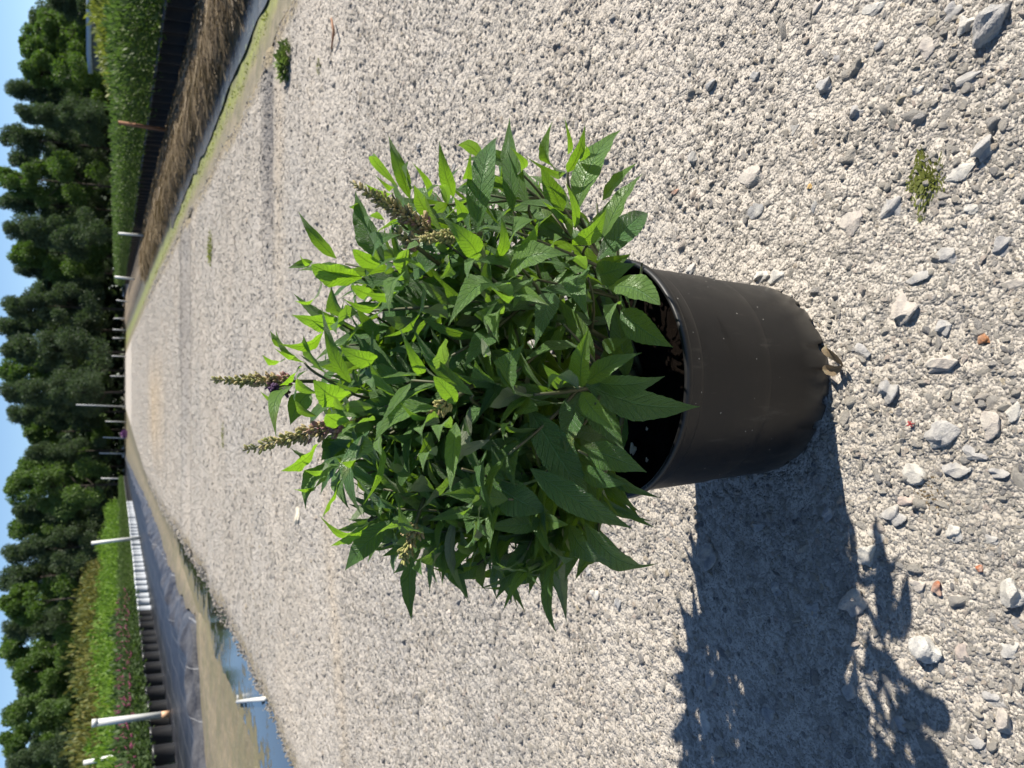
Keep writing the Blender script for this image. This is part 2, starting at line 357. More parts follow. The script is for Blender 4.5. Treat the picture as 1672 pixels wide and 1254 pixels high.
def muddy(X, Y, T): e = np.minimum(R0(Y) - X, X - L0(Y)); return np.clip(1 - e / .3, 0, 1) * .8
road = patch('gravel_road', ys_near, L0, R0, 200, lambda X, Y, T: zroad(X, Y), M_road, dict(muddy=muddy)); tag(road, kind='structure')

def mat_ditch(right):
    q = NT('ditch_mud'); p = q.pos(); a = q.attr('across')
    n = q.math('MULTIPLY', q.math('SUBTRACT', q.noise(5, 5, .65, p), .5), .35); t = q.math('ADD', a, n)
    if right: c = q.ramp(t, [(.0, (.33, .27, .18)), (.16, (.26, .21, .13)), (.28, (.25, .23, .08)), (.42, (.27, .30, .05)), (.66, (.22, .25, .05)), (.8, (.10, .09, .06)), (1, (.06, .05, .035))])
    else: c = q.ramp(t, [(.0, (.30, .25, .17)), (.12, (.13, .10, .055)), (.3, (.17, .135, .07)), (.42, (.24, .185, .105)), (.6, (.29, .225, .135)), (.8, (.21, .165, .105)), (1, (.18, .14, .10))])
    c = q.mix(q.ramp(q.noise(14, 6, .75, p), [(.4, (0, 0, 0)), (.65, (.75, .75, .75))]), c, (.085, .08, .045)); c = q.mix(q.ramp(q.noise(3, 5, .7, p), [(.42, (0, 0, 0)), (.62, (.7, .7, .7))]), c, (.13, .12, .055)); c = q.mix(q.ramp(q.noise(55, 4, .7, p), [(.55, (0, 0, 0)), (.7, (.6, .6, .6))]), c, (.42, .38, .29))
    q.set(Base_Color=c, Roughness=.6); q.set(Normal=q.bump(q.noise(60, 5, .8, p), .6, .01)); return q.m
def zd(dp, seed):
    return lambda X, Y, T: -.03 - dp * np.sin(np.pi * np.clip(T, 0, 1)) ** .8 + .012 * vnoise(X, Y, .3, seed) * np.sin(np.pi * T)
ys_d = Ys(2.5, 260, 1.012)
dr = patch('ditch', ys_d, R0, R2, 40, lambda X, Y, T: -.03 - .036 * np.sin(np.pi * T ** 1.9) ** .8 + .014 * vnoise(X, Y, .12, 11) * np.sin(np.pi * T), mat_ditch(True), dict(across=lambda X, Y, T: T)); tag(dr, kind='structure')
def zl(X, Y, T):
    e = L0(Y) - X; f = np.clip((14.5 - Y) / 3, 0, 1)
    return -.03 - .085 * f * np.exp(-((e - .33) / .27) ** 2) - .02 * (1 - f) * np.sin(np.pi * T) + .02 * vnoise(X, Y, .35, 12) * np.sin(np.pi * T) + .012 * vnoise(X, Y, .09, 13)
dl = patch('ditch', ys_d, L1, L0, 70, zl, mat_ditch(False), dict(across=lambda X, Y, T: 1 - T)); tag(dl, kind='structure')

def mat_water(name, algae, base=(.035, .035, .025)):
    q = NT(name); p = q.pos()
    n = q.ramp(q.math('ADD', q.noise(5, 5, .7, p), q.math('MULTIPLY', q.attr('edge'), .45)), [(.56, (0, 0, 0)), (.66, (1, 1, 1))])
    c = q.mix(n, base, algae); q.set(Base_Color=c)
    q.set(Roughness=q.math('MULTIPLY', n, .75)); q.b.inputs['IOR'].default_value = 1.33
    q.b.inputs['Specular IOR Level'].default_value = 1.0
    q.b.inputs['Coat Weight'].default_value = 0
    q.set(Normal=q.bump(q.noise(70, 4, .7, p), q.math('ADD', .02, q.math('MULTIPLY', n, .5)), .006)); return q.m
WA = mat_water('shallow_water', (.15, .13, .065)); WB = mat_water('murky_water', (.20, .22, .04), (.15, .185, .23))
edgef = lambda X, Y, T: np.abs(T * 2 - 1) ** 3
tag(patch('ditch_water', Ys(3.2, 15, 1.012), lambda Y: R0(Y) + .46 + .10 * vnoise(Y, Y * 0, .5, 21), lambda Y: R2(Y) - .02, 14, lambda X, Y, T: np.full_like(X, -.050), WB, dict(edge=lambda X, Y, T: (1 - T) * .3 - .35)), kind='structure')
tag(patch('ditch_water', Ys(3.4, 13.5, 1.01), lambda Y: np.interp(Y, [3, 4.85, 5.6, 6.6, 7.5, 8.1, 10, 13.5], [-2.95, -2.85, -2.85, -2.95, -2.95, -2.9, -2.75, -2.65]) + .06 * vnoise(Y, Y * 0, .3, 23),
          lambda Y: L0(Y) - .015 - np.clip((Y - 9) * .03, 0, 1) + .03 * vnoise(Y, Y * 0, .2, 24), 16, lambda X, Y, T: np.full_like(X, -.060), WA, dict(edge=lambda X, Y, T: (1 - T) * .95 - .22 - .10 + .25 * vnoise(X, Y, .25, 77))), kind='structure')

# field under everything
def mat_field():
    q = NT('field_ground'); p = q.pos()
    c = q.ramp(q.noise(.35, 6, .7, p), [(.35, (.045, .06, .02)), (.5, (.10, .11, .045)), (.66, (.19, .16, .10))])
    q.set(Base_Color=c, Roughness=.95); q.set(Normal=q.bump(q.noise(5, 5, .7, p), .6, .05)); return q.m
gx = np.array([-1500, -300, -80, 80, 300, 1500.]); gy = np.array([-200, -10, 40, 250, 700, 2500.])
GX, GY = np.meshgrid(gx, gy); V = np.stack([GX, GY, np.full_like(GX, -.16)], -1).reshape(-1, 3)
i = (np.arange(5)[:, None] * 6 + np.arange(5)).ravel()
tag(mobj('ground', V, np.stack([i, i + 1, i + 7, i + 6], 1), mat_field()), kind='structure')
# right bank of dirt under the straw, and the bed under the pots
M_bank = mat_simple('bank_soil', (.10, .075, .045), .95, col2=(.19, .145, .09), scale=7, bump=.6)
R3w = lambda Y: _R3(Y) + 7
tag(patch('bank', Ys(2.5, 260, 1.02), R2, _R3, 14, lambda X, Y, T: -.03 + .13 * np.clip(T * 9, 0, 1) * (1 - .7 * T) + .02 * vnoise(X, Y, .4, 31), M_bank), kind='structure')

def mat_fabric():
    q = NT('woven_weed_fabric'); p = q.pos()
    sep = q.n('ShaderNodeSeparateXYZ', {0: p}).outputs
    n = q.noise(1.4, 5, .6, p); c = q.ramp(n, [(.3, (.012, .013, .018)), (.6, (.030, .031, .037)), (.85, (.07, .07, .072))])
    ed = q.attr('ragged'); c = q.mix(q.math('MULTIPLY', ed, q.ramp(q.noise(3.5, 5, .7, p), [(.35, (0, 0, 0)), (.6, (1, 1, 1))])), c, (.085, .085, .09))
    ln = q.math('LESS_THAN', q.math('ABSOLUTE', q.math('SUBTRACT', q.math('FRACT', q.math('MULTIPLY', q.math('ADD', sep[0], q.math('MULTIPLY', sep[1], .08)), 2.2)), .5)), .012)
    c = q.mix(q.math('MULTIPLY', ln, .5), c, (.3, .3, .3))
    q.set(Base_Color=c, Roughness=.40); q.b.inputs['Specular IOR Level'].default_value = .22
    q.set(Normal=q.bump(q.noise(7, 5, .6, p), .35, .05)); return q.m
M_fab = mat_fabric()
LPL = lambda Y: _LP(Y) - .8
def zfab(X, Y, T):
    z = -.005 + .03 * vnoise(X, Y, .8, 41)
    ridge = np.exp(-((T - .90) / .05) ** 2); z = z + ridge * (.09 + .10 * vnoise(X, Y, .35, 42)) + .05 * np.clip((T - .8) * 5, 0, 1) * vnoise(X, Y, .12, 43)
    return z - .06 * (T > .985)
fab = patch('ground_fabric', Ys(3, 260, 1.01), LPL, lambda Y: L1(Y) + .12 * vnoise(Y, Y * 0, .25, 44) + .02, 90, zfab, M_fab, dict(ragged=lambda X, Y, T: np.clip((T - .75) * 6, 0, 1)))
tag(fab, 'dark shiny weed-barrier sheet with crumpled ragged edge beside the muddy ditch', 'ground sheet')
fab2 = patch('ground_fabric', Ys(3, 260, 1.02), _R3, R3w, 12, lambda X, Y, T: -.004 + .01 * vnoise(X, Y, .8, 45), M_fab, dict(ragged=lambda X, Y, T: T * 0))
tag(fab2, 'black ground sheet under the green hedge plants beyond the dry straw', 'ground sheet')
fab3 = patch('ground_fabric', Ys(3, 260, 1.02), lambda Y: LPL(Y) - 16, LPL, 12, lambda X, Y, T: -.004 + .01 * vnoise(X, Y, .8, 46), M_fab, dict(ragged=lambda X, Y, T: T * 0))
tag(fab3, 'black ground sheet under the lime and bronze shrub beds', 'ground sheet')

# ---------------------------------------------------------------- stones
def ico(sub=2):
    t = (1 + 5 ** .5) / 2
    V = [(-1, t, 0), (1, t, 0), (-1, -t, 0), (1, -t, 0), (0, -1, t), (0, 1, t), (0, -1, -t), (0, 1, -t), (t, 0, -1), (t, 0, 1), (-t, 0, -1), (-t, 0, 1)]
    Fc = [(0, 11, 5), (0, 5, 1), (0, 1, 7), (0, 7, 10), (0, 10, 11), (1, 5, 9), (5, 11, 4), (11, 10, 2), (10, 7, 6), (7, 1, 8), (3, 9, 4), (3, 4, 2), (3, 2, 6), (3, 6, 8), (3, 8, 9), (4, 9, 5), (2, 4, 11), (6, 2, 10), (8, 6, 7), (9, 8, 1)]
    V = [np.array(v, float) / np.linalg.norm(v) for v in V]
    for _ in range(sub):
        c = {}; nf = []
        def md(a, b):
            k = (min(a, b), max(a, b))
            if k not in c: q = V[a] + V[b]; V.append(q / np.linalg.norm(q)); c[k] = len(V) - 1
            return c[k]
        for a, b, d in Fc:
            x, y, z = md(a, b), md(b, d), md(d, a); nf += [(a, x, z), (b, y, x), (d, z, y), (x, y, z)]
        Fc = nf
    return np.array(V), np.array(Fc)
ICO = {k: ico(k) for k in (1, 2, 3, 4)}
def rock(seed, sub=2, cuts=7, rough=.1):
    r = np.random.default_rng(seed); V, Fc = ICO[sub]; V = V.copy()
    for _ in range(cuts):
        n = r.normal(size=3); n /= np.linalg.norm(n); d = r.uniform(.52, .82); s = V @ n
        V -= np.outer(np.clip(s - d, 0, None), n)
    ph = r.uniform(0, 6, (4, 3)); fr_ = r.uniform(2, 5, (4, 3))
    for k in range(4): V *= (1 + rough * .5 * np.sin(V @ fr_[k] + ph[k][0]))[:, None]
    if sub > 2: V *= (1 + rough * .35 * (r.random(len(V)) - .5))[:, None]
    V *= r.uniform(.75, 1.2, 3); return V, Fc
var_col = bpy.data.collections.new('stone_shapes')
for k in range(10):
    V, Fc = rock(100 + k, 2, 8)
    var_col.objects.link(bpy.data.objects.new('stone_shape', mkmesh('stone_shape', V, Fc, M_stone, smooth=(k % 3 == 0))))
def scatter(name, pts, scl, rot, mat=None):
    me = bpy.data.meshes.new(name); me.vertices.add(len(pts)); me.vertices.foreach_set('co', np.asarray(pts, np.float32).ravel())
    for an, a in (('scl', scl), ('rot', rot)):
        at = me.attributes.new(an, 'FLOAT_VECTOR', 'POINT'); at.data.foreach_set('vector', np.asarray(a, np.float32).ravel())
    at = me.attributes.new('pick', 'INT', 'POINT'); at.data.foreach_set('value', rng.integers(0, 10, len(pts)).astype(np.int32))
    o = bpy.data.objects.new(name, me); link(o)
    g = bpy.data.node_groups.new('scatter', 'GeometryNodeTree')
    g.interface.new_socket('Geometry', in_out='INPUT', socket_type='NodeSocketGeometry'); g.interface.new_socket('Geometry', in_out='OUTPUT', socket_type='NodeSocketGeometry')
    gi = g.nodes.new('NodeGroupInput'); go = g.nodes.new('NodeGroupOutput'); mp = g.nodes.new('GeometryNodeMeshToPoints'); ip = g.nodes.new('GeometryNodeInstanceOnPoints')
    ci = g.nodes.new('GeometryNodeCollectionInfo'); ci.inputs['Collection'].default_value = var_col; ci.inputs['Separate Children'].default_value = True
    ip.inputs['Pick Instance'].default_value = True
    def na(n_, t):
        q = g.nodes.new('GeometryNodeInputNamedAttribute'); q.data_type = t; q.inputs['Name'].default_value = n_
        return [s for s in q.outputs if s.enabled and s.name == 'Attribute'][0]
    L = g.links.new
    L(gi.outputs[0], mp.inputs['Mesh']); L(mp.outputs[0], ip.inputs['Points']); L(ci.outputs[0], ip.inputs['Instance'])
    L(na('pick', 'INT'), ip.inputs['Instance Index']); L(na('scl', 'FLOAT_VECTOR'), ip.inputs['Scale']); L(na('rot', 'FLOAT_VECTOR'), ip.inputs['Rotation'])
    L(ip.outputs[0], go.inputs[0]); md = o.modifiers.new('scatter', 'NODES'); md.node_group = g
    return o
def field(n, y0, y1, smin, smax, power, lift, keep=None):
    """n stones between y0 and y1 across what the camera can see plus a margin"""
    Y = y0 + (y1 - y0) * rng.random(n * 2); half = .54 * (Y * math.cos(P) + H * math.sin(P)) + .35
    wmax = half.max(); k = rng.random(n * 2) < half / wmax; Y = Y[k][:n]; half = half[k][:n]
    X = (rng.random(len(Y)) * 2 - 1) * half
    ok = (X > L0(Y) + .02) & (X < R0(Y) - .02) & (np.hypot(X - .006, Y - .79) > .125)
    if keep is not None: ok &= keep(X, Y)
    X, Y = X[ok], Y[ok]; s = smin * (smax / smin) ** (rng.random(len(X)) ** power)
    Z = zroad(X, Y) + s * lift
    fl = rng.uniform(.45, .95, len(X)); sc = np.stack([s * rng.uniform(.8, 1.35, len(X)), s * rng.uniform(.7, 1.1, len(X)), s * fl], 1)
    ro = np.stack([rng.normal(0, .35, len(X)), rng.normal(0, .35, len(X)), rng.uniform(0, 6.28, len(X))], 1)
    return np.stack([X, Y, Z], 1), sc, ro
clump = lambda X, Y: rng.random(len(X)) < .55 + 1.3 * vnoise(X, Y, .14, 61)
def fieldlog(n, y0, y1, k0, k1, lift):
    """stones whose size grows with their distance, so that the road keeps its grain to the far end"""
    Y = y0 * (y1 / y0) ** rng.random(n); half = .54 * (Y * math.cos(P) + H * math.sin(P)) + .3; X = (rng.random(n) * 2 - 1) * half
    ok = (X > L0(Y) + .02) & (X < R0(Y) - .02) & (np.hypot(X - .006, Y - .79) > .125); X, Y = X[ok], Y[ok]; n = len(X)
    s = np.maximum(.0014, .0014 * np.maximum(Y, .5) ** .93) * rng.uniform(k0, k1, n); s = np.minimum(s, .016 + .0004 * Y)
    sc = np.stack([s * rng.uniform(.8, 1.35, n), s * rng.uniform(.7, 1.1, n), s * rng.uniform(.26, .52, n)], 1)
    return np.stack([X, Y, zroad(X, Y) + s * lift], 1), sc, np.stack([rng.normal(0, .18, n), rng.normal(0, .18, n), rng.uniform(0, 6.28, n)], 1)
A = [fieldlog(460000, .36, 60, .45, 1.0, .05), fieldlog(26000, .36, 30, 1.3, 2.8, 0), field(12000, .36, 1.3, .003, .0065, 2.2, -.05, clump),
     field(9000, 1.2, 3, .004, .009, 2, 0), field(7000, .36, 2.4, .0045, .0135, 1.9, -.4), field(2000, 1.8, 7, .010, .018, 2.4, -.1)]
# coarser, denser stones towards both edges
n = 2600; Y = 2.6 * (26 / 2.6) ** rng.random(n); sd = rng.random(n) < .5; e = np.abs(rng.normal(0, .11, n)); X = np.where(sd, R0(Y) + e, L0(Y) - e); s = rng.uniform(.0015, .0035, n) * np.maximum(Y, 3) ** .8
A.append((np.stack([X, Y, -.036 - e * .18 + s * .3], 1), np.stack([s * 1.1, s * .9, s * .7], 1), rng.uniform(0, 6, (n, 3))))
PT, SC, RO = (np.concatenate([a[k] for a in A]) for k in range(3))
sct = scatter('gravel', PT, SC, RO); tag(sct, kind='stuff')

# individual larger stones: x, y, width, height in the photograph, turn, tone, label
G1 = (.37, .355, .34); G2 = (.30, .295, .29); G3 = (.50, .475, .43); G4 = (.46, .41, .36); G5 = (.46, .38, .33)
STN = [
 (1626, 34, 40, 74, -35, G1, 'long wedge-shaped grey slab of rock standing up from the gravel, largest of all the stones'),
 (1582, 41, 34, 26, 30, G3, 'triangular pale stone beside the long grey slab'),
 (1611, 245, 42, 36, 0, G1, 'round grey stone near the small mossy weed'),
 (1574, 284, 46, 22, 10, G3, 'long flat pale stone between the round grey stone and the small mossy weed'),
 (1351, 142, 30, 26, 0, G1, 'speckled grey stone alone on the sunny road beyond the mossy weed'),
 (1542, 595, 54, 30, 12, G4, 'tan and grey lump of rock with dark shade under it, nearest the dry curled leaf'),
 (1455, 638, 36, 32, 0, G1, 'angular grey stone standing free, just off the edge of the pot shadow'),
 (1542, 710, 52, 50, 0, G1, 'flat round grey stone next to the red seed sprig'),
 (1496, 772, 42, 38, 0, G3, 'pale faceted stone with a dark shaded side, close to the flat round stone'),
 (1480, 508, 46, 36, 0, G4, 'pinkish angular stone bedded between the flower pot and the brick chip'),
 (1160, 906, 42, 34, 0, G2, 'dark rounded stone at the far edge of the plant shadow, beside the pot'),
 (1398, 982, 40, 42, 0, G4, 'brownish stone in the near edge of the plant shadow with sun on one end'),
 (1522, 1061, 54, 40, 25, (.56, .54, .50), 'large white angular stone half caught by the leaf shadows'),
 (1659, 970, 42, 44, 0, G3, 'big white rounded stone at the edge of the view'),
 (1645, 1179, 34, 34, 0, G4, 'pinkish pebble standing free with its own sharp shadow'),
 (1136, 260, 20, 20, 0, G1, 'small round grey pebble with a dark shadow, by the orange brick chip'),
 (1163, 138, 22, 18, 0, G2, 'small blue-grey pebble alone on the smooth part of the road'),
 (1421, 908, 36, 34, 0, G3, 'pale knobbly stone just outside the near edge of the pot shadow'),
 (1326, 305, 12, 11, 0, (.62, .40, .14), 'tiny honey-yellow pebble between the pot and the mossy weed'),
 (1105, 315, 15, 11, 0, (.42, .15, .07), 'small orange brick chip beyond the round grey pebble'),
 (1608, 553, 20, 19, 0, (.36, .16, .07), 'flat rust-brown brick chip beyond the tan lump of rock'),
 (1534, 962, 18, 18, 0, (.33, .12, .06), 'round red-brown pebble beside the plant shadow'),
 (1603, 927, 16, 12, 0, (.38, .13, .06), 'small crimson-brown chip nearest the big white rounded stone'),
 (487, 843, 14, 24, 0, (.72, .64, .50), 'pale cream chip lying out on the far part of the road'),
 (963, 934, 16, 18, 0, G1, None), (1012, 987, 20, 24, 0, G2, None), (973, 970, 18, 18, 0, G3, None), (735, 1000, 20, 16, 0, G4, None),
 (687, 241, 13, 14, 0, G2, None), (742, 272, 8, 12, 0, G2, None), (1428, 15, 34, 28, 0, G3, None), (1333, 14, 22, 20, 0, G4, None), (1370, 98, 28, 12, -40, G1, None), (1233, 125, 18, 17, 0, G2, None),
 (1403, 186, 25, 32, 0, G1, None), (1517, 82, 30, 34, 0, G4, None), (1237, 344, 26, 22, 0, G2, None), (1333, 337, 15, 22, 0, G2, None), (1461, 339, 34, 32, 0, G1, None),
 (1394, 362, 36, 34, 0, G4, None), (1230, 287, 38, 34, 0, G4, None), (1507, 330, 17, 17, 0, G4, None), (1561, 767, 34, 26, 0, G1, None), (1500, 455, 34, 24, 0, G1, None),
 (1414, 575, 32, 22, -35, G1, None), (1589, 740, 40, 26, -20, G1, None), (1546, 534, 26, 24, 0, G1, None), (1620, 691, 32, 36, 0, G4, None), (1659, 674, 24, 28, 0, G3, None), (1250, 452, 24, 22, 0, G3, None),
 (1271, 452, 26, 22, 0, G3, None), (1130, 438, 22, 20, 0, G3, None), (1635, 773, 30, 24, 0, G1, None), (1655, 462, 30, 16, 0, G4, None), (1165, 1112, 34, 32, 0, G2, None), (1578, 1067, 24, 28, 0, G5, None),
 (1153, 1184, 22, 34, 0, G3, None), (1391, 1129, 36, 50, 0, G1, None), (1625, 1141, 36, 18, 0, G1, None), (1333, 992, 24, 24, 0, G2, None), (1434, 875, 32, 30, 0, G3, None), (1457, 841, 34, 34, 0, G1, None),
 (1505, 954, 24, 20, 0, G4, None), (1258, 1167, 30, 36, 0, G2, None), (1470, 1180, 34, 30, 0, G1, None), (1270, 960, 26, 22, 0, G2, None), (1240, 860, 22, 20, 0, G2, None), (1350, 840, 30, 24, 0, G1, None),
 (1580, 130, 34, 24, 0, G1, None), (1500, 150, 26, 20, 0, G3, None), (1440, 75, 24, 26, 0, G2, None), (1560, 20, 26, 22, 0, G1, None), (1640, 400, 30, 22, 0, G1, None), (1590, 340, 20, 16, 0, G3, None),
 (1300, 210, 20, 16, 0, G1, None), (1545, 420, 30, 26, 0, G1, None), (1620, 880, 26, 20, 0, G1, None), (1480, 820, 26, 20, 0, G5, None), (1655, 1060, 28, 24, 0, G3, None), (1600, 1210, 34, 28, 0, G1, None), (1560, 870, 24, 24, 0, G3, None)]
MARK = [(1611, 245, 'round grey stone by the mossy weed'), (1626, 34, 'long grey slab'), (1516, 298, 'mossy weed'), (1351, 142, 'speckled lone grey stone'), (1542, 595, 'tan lump of rock'), (1455, 638, 'angular free-standing grey stone'),
        (1542, 710, 'flat round grey stone'), (1496, 772, 'pale faceted stone'), (1608, 553, 'rust-brown brick chip'), (1384, 600, 'dry curled leaf'), (1326, 305, 'honey-yellow pebble'), (1136, 260, 'small round grey pebble'),
        (1522, 1061, 'large white angular stone'), (1645, 1179, 'free-standing pinkish pebble'), (1398, 982, 'brownish shadow-edge stone'), (1160, 906, 'dark far shadow-edge stone'), (1659, 970, 'big white rounded stone'), (1534, 962, 'round red-brown pebble'), (1260, 470, 'black pot')]
seen_lab = {}
def stone_label(x, y, sx, sy, c):
    tone = {G1: 'grey', G2: 'dark grey', G3: 'pale', G4: 'brownish', G5: 'pinkish'}[c]; size = 'tiny' if sx * sy < 330 else 'small' if sx * sy < 700 else 'fist-like'
    if sx > 1.35 * sy or sy > 1.35 * sx: size += ' long'
    mx, my, mn = min(MARK, key=lambda q: math.hypot(q[0] - x, q[1] - y)); d = math.hypot(mx - x, my - y); dx, dy = x - mx, y - my
    dr = ('right of' if dx > 0 else 'left of') if abs(dx) > abs(dy) else ('below' if dy > 0 else 'above')
    l = f"{size} {tone} stone {'just' if d < 75 else 'some way'} {dr} the {mn}"; n = seen_lab[l] = seen_lab.get(l, 0) + 1
    return l if n == 1 else ORD[n - 1] + ' ' + l
for k, (x, y, sx, sy, tr, colr, lab) in enumerate(STN):
    g0 = gp(x, y); d = depth(g0); V, Fc = rock(500 + k, 4 if max(sx, sy) > 25 else 3, 10, .16)
    flat = .5 if lab is None else .8
    if 'flat' in (lab or ''): flat = .4
    W = sy * d / F / 2 / .85; D = sx * d / F / 2 / .85; Z = min(W, D) * flat
    if k == 0: Z = .017
    V = V * (W, D * (1.1 if flat < .7 else .9), Z); a = R(tr); c, s = math.cos(a), math.sin(a); V = V @ np.array([[c, s, 0], [-s, c, 0], [0, 0, 1]])
    zz = float(zroad(np.array([g0.x]), np.array([g0.y]))[0])
    o = mobj('stone', V, Fc, M_big, smooth=True); o.location = (g0.x, g0.y, zz + Z * (.12 if lab else -.08)); o['stone_colour'] = [*colr]
    o.data.polygons.foreach_set('use_smooth', (np.random.default_rng(k).random(len(Fc)) < .5))
    tag(o, lab or stone_label(x, y, sx, sy, colr), 'stone', 'larger stones lying on the gravel road')

# ---------------------------------------------------------------- flower pot
PC = Vector((.006, .792, 0))
pot = empty('plant_pot', PC); tag(pot, 'large round black plastic nursery pot standing on gravel, holding the flowering bush', 'plant pot')
HT = .243
def potz(i, th, z):
    if i > 2: return np.full(len(th), z)
    k = 24; ph = np.mod(th * k / (2 * math.pi) + .3, 1); notch = np.clip(1 - (np.abs(ph - .5) / .19) ** 4, 0, 1) ** .5 * (.55 + .45 * np.sin(np.floor(th * k / (2 * math.pi) + .3) * 2.4))
    return np.full(len(th), z) + (.020 * notch + .0018 * np.sin(th * 5) + .001 * np.sin(th * 11)) * (1, .8, .42)[i]
prof = [(.1225, .001), (.1250, .004), (.1265, .010), (.1275, .018), (.1290, .05), (.1325, .12), (.1370, .195), (.1382, .2115), (.1398, .2145), (.1408, .2175), (.1420, .232)]
V, Fc = lathe(prof, 416, potz); mobj('pot_wall', V, Fc, M_pot, pot)
prof = [(.1420, .2315), (.1446, .2325), (.1468, .2345), (.1474, .2385), (.1462, .2420), (.1440, .2432), (.1418, .2422), (.1405, .2385), (.1385, .205), (.134, .12), (.119, .024), (.100, .018), (.001, .018)]
V, Fc = lathe(prof, 192); mobj('rim', V, Fc, M_pot, pot)
th = np.linspace(0, 2 * math.pi, 72, endpoint=False); V = []; rr = np.linspace(0, .1385, 26)
for r_ in rr:
    for a in th: V.append((r_ * math.cos(a), r_ * math.sin(a), 0))
V = np.array(V); V[:, 2] = .206 + .006 * vnoise(V[:, 0], V[:, 1], .02, 71) + .004 * vnoise(V[:, 0], V[:, 1], .007, 72)
Fc = [(i * 72 + j, i * 72 + (j + 1) % 72, (i + 1) * 72 + (j + 1) % 72, (i + 1) * 72 + j) for i in range(25) for j in range(72)]
soil = mobj('soil', V, Fc, M_soil, pot)
b = MB()
for k in range(150):
    V, Fc = rock(900 + k % 9, 1, 6); a = rnd.uniform(0, 6.28); r_ = .13 * rnd.random() ** .5
    b.add(V * np.array([rnd.uniform(.003, .008), rnd.uniform(.002, .004), .0022]) @ np.array(Matrix.Rotation(rnd.uniform(0, 6), 3, 'Z')) + (r_ * math.cos(a), r_ * math.sin(a), .209), Fc)
tag(b.build('bark_chips', M_soil, soil), kind='stuff')
M_chip = mat_simple('pale_wood', (.5, .42, .3), .9, col2=(.62, .56, .45), scale=60)
for (x, y, s) in ((1033, 733, .009), (1056, 751, .0035), (1056, 700, .003)):
    d = ray(x, y); t_ = (.212 - H) / d.z; q = EYE + d * t_ - PC; V, Fc = rock(77, 3, 9, .2)
    mobj('wood_chip', V * (s * 1.1, s * .6, s * .6) + np.array(q), Fc, M_chip, soil)

# ---------------------------------------------------------------- butterfly bush
bush = empty('flowering_bush', PC + Vector((0, 0, .2)))
tag(bush, 'leafy green butterfly bush with budding cone-shaped flower spikes, growing in the black pot', 'bush')
B0 = np.array(PC + Vector((0, 0, .2)))
EC = np.array((.005, .79, .40)); 
def Er(z): return (.285, .275, .225) if z > EC[2] else (.285, .225, .27)
def surf(x, y, s):
    """point at fraction s of the bush's rounded outline, seen at a place of the photograph"""
    o = np.array(EYE); d = np.array(ray(x, y)); r = np.array(Er(10 if (EYE + ray(x, y) * (.79 / ray(x, y).y)).z > EC[2] else -10)) * s
    oo = (o - EC) / r; dd = d / r; a = dd @ dd; b_ = 2 * oo @ dd; c = oo @ oo - 1; D = b_ * b_ - 4 * a * c
    t = (-b_ - math.sqrt(D)) / (2 * a) if D > 0 else -b_ / (2 * a)
    return o + d * t
NR, NC = 22, 9
TT = np.linspace(0, 1, NR)
def leafgeo(Bp, Tp, W, nrm, arch=.10, fold=.32, rounded=False, seed=0, tint=.5, twist=0.0):
    r = np.random.default_rng(seed); Bp = np.array(Bp, float); Tp = np.array(Tp, float)
    a = Tp - Bp; L = np.linalg.norm(a); a /= L; n = nrm - (nrm @ a) * a; n /= np.linalg.norm(n) + 1e-9; s = np.cross(a, n)
    t = TT; e = 1.2 if rounded else .80
    f = np.sin(np.pi * t ** e) ** (.75 if rounded else 1.12) * (1 - (.0 if rounded else .25) * t); f = f / f.max()
    f = np.maximum(f, .05 * (t < .12)); f[-1] = .015
    u = np.linspace(-1, 1, NC); fo = fold * r.uniform(.6, 1.3); ar = arch * r.uniform(.3, 2.1); twist = twist + r.normal(0, .30); ph = r.uniform(0, 6)
    sway = r.normal(0, .035)
    Cn = Bp + np.outer(t * L, a) + np.outer(ar * L * (4 * t * (1 - t)) ** 1.0 * (1.0 + .5 * (t - .5)), n) + np.outer(-.22 * L * (t ** 4 - t ** 3), -n) + np.outer(sway * L * np.sin(np.pi * t), s)
    V = np.empty((NR, NC, 3)); tw = twist * (t - .3)
    for j, uu in enumerate(u):
        ser = 1 + (.055 * (np.arange(NR) % 2) if abs(uu) == 1 else 0)
        w2 = f * W / 2 * abs(uu) * ser
        curl = fo + tw * np.sign(uu)
        lat = np.sign(uu) * w2 * np.cos(curl); up = f * W / 2 * ((uu * uu + .05) ** .5 - .2236) * np.sin(curl)
        up = up + W * .050 * np.sin(t * 19 + ph + (1.7 if uu > 0 else 0)) * abs(uu) ** 2 * f
        up = up + W * .030 * np.sin((t * 13 - abs(uu) * 1.9) * 2 * math.pi) * abs(uu) * (1 - abs(uu)) * 2 * f
        V[:, j] = Cn + np.outer(lat, s) + np.outer(up, n)
    U = np.stack([np.repeat(((u + 1) / 2)[None], NR, 0), np.repeat(t[:, None], NC, 1)], -1).reshape(-1, 2)
    return V.reshape(-1, 3), U
i = (np.arange(NR - 1)[:, None] * NC + np.arange(NC - 1)).ravel(); LF = np.stack([i, i + 1, i + NC + 1, i + NC], 1)
TOCAM = np.array((0, -.86, .5))
PREF = {'g': (.15, -.62, .72), 'l': (.42, -.45, .80), 'b': (-.62, -.70, .05), 'p': (.25, .75, -.35), 'd': (-.15, -.75, .6), 'm': (-.25, -.6, .65)}
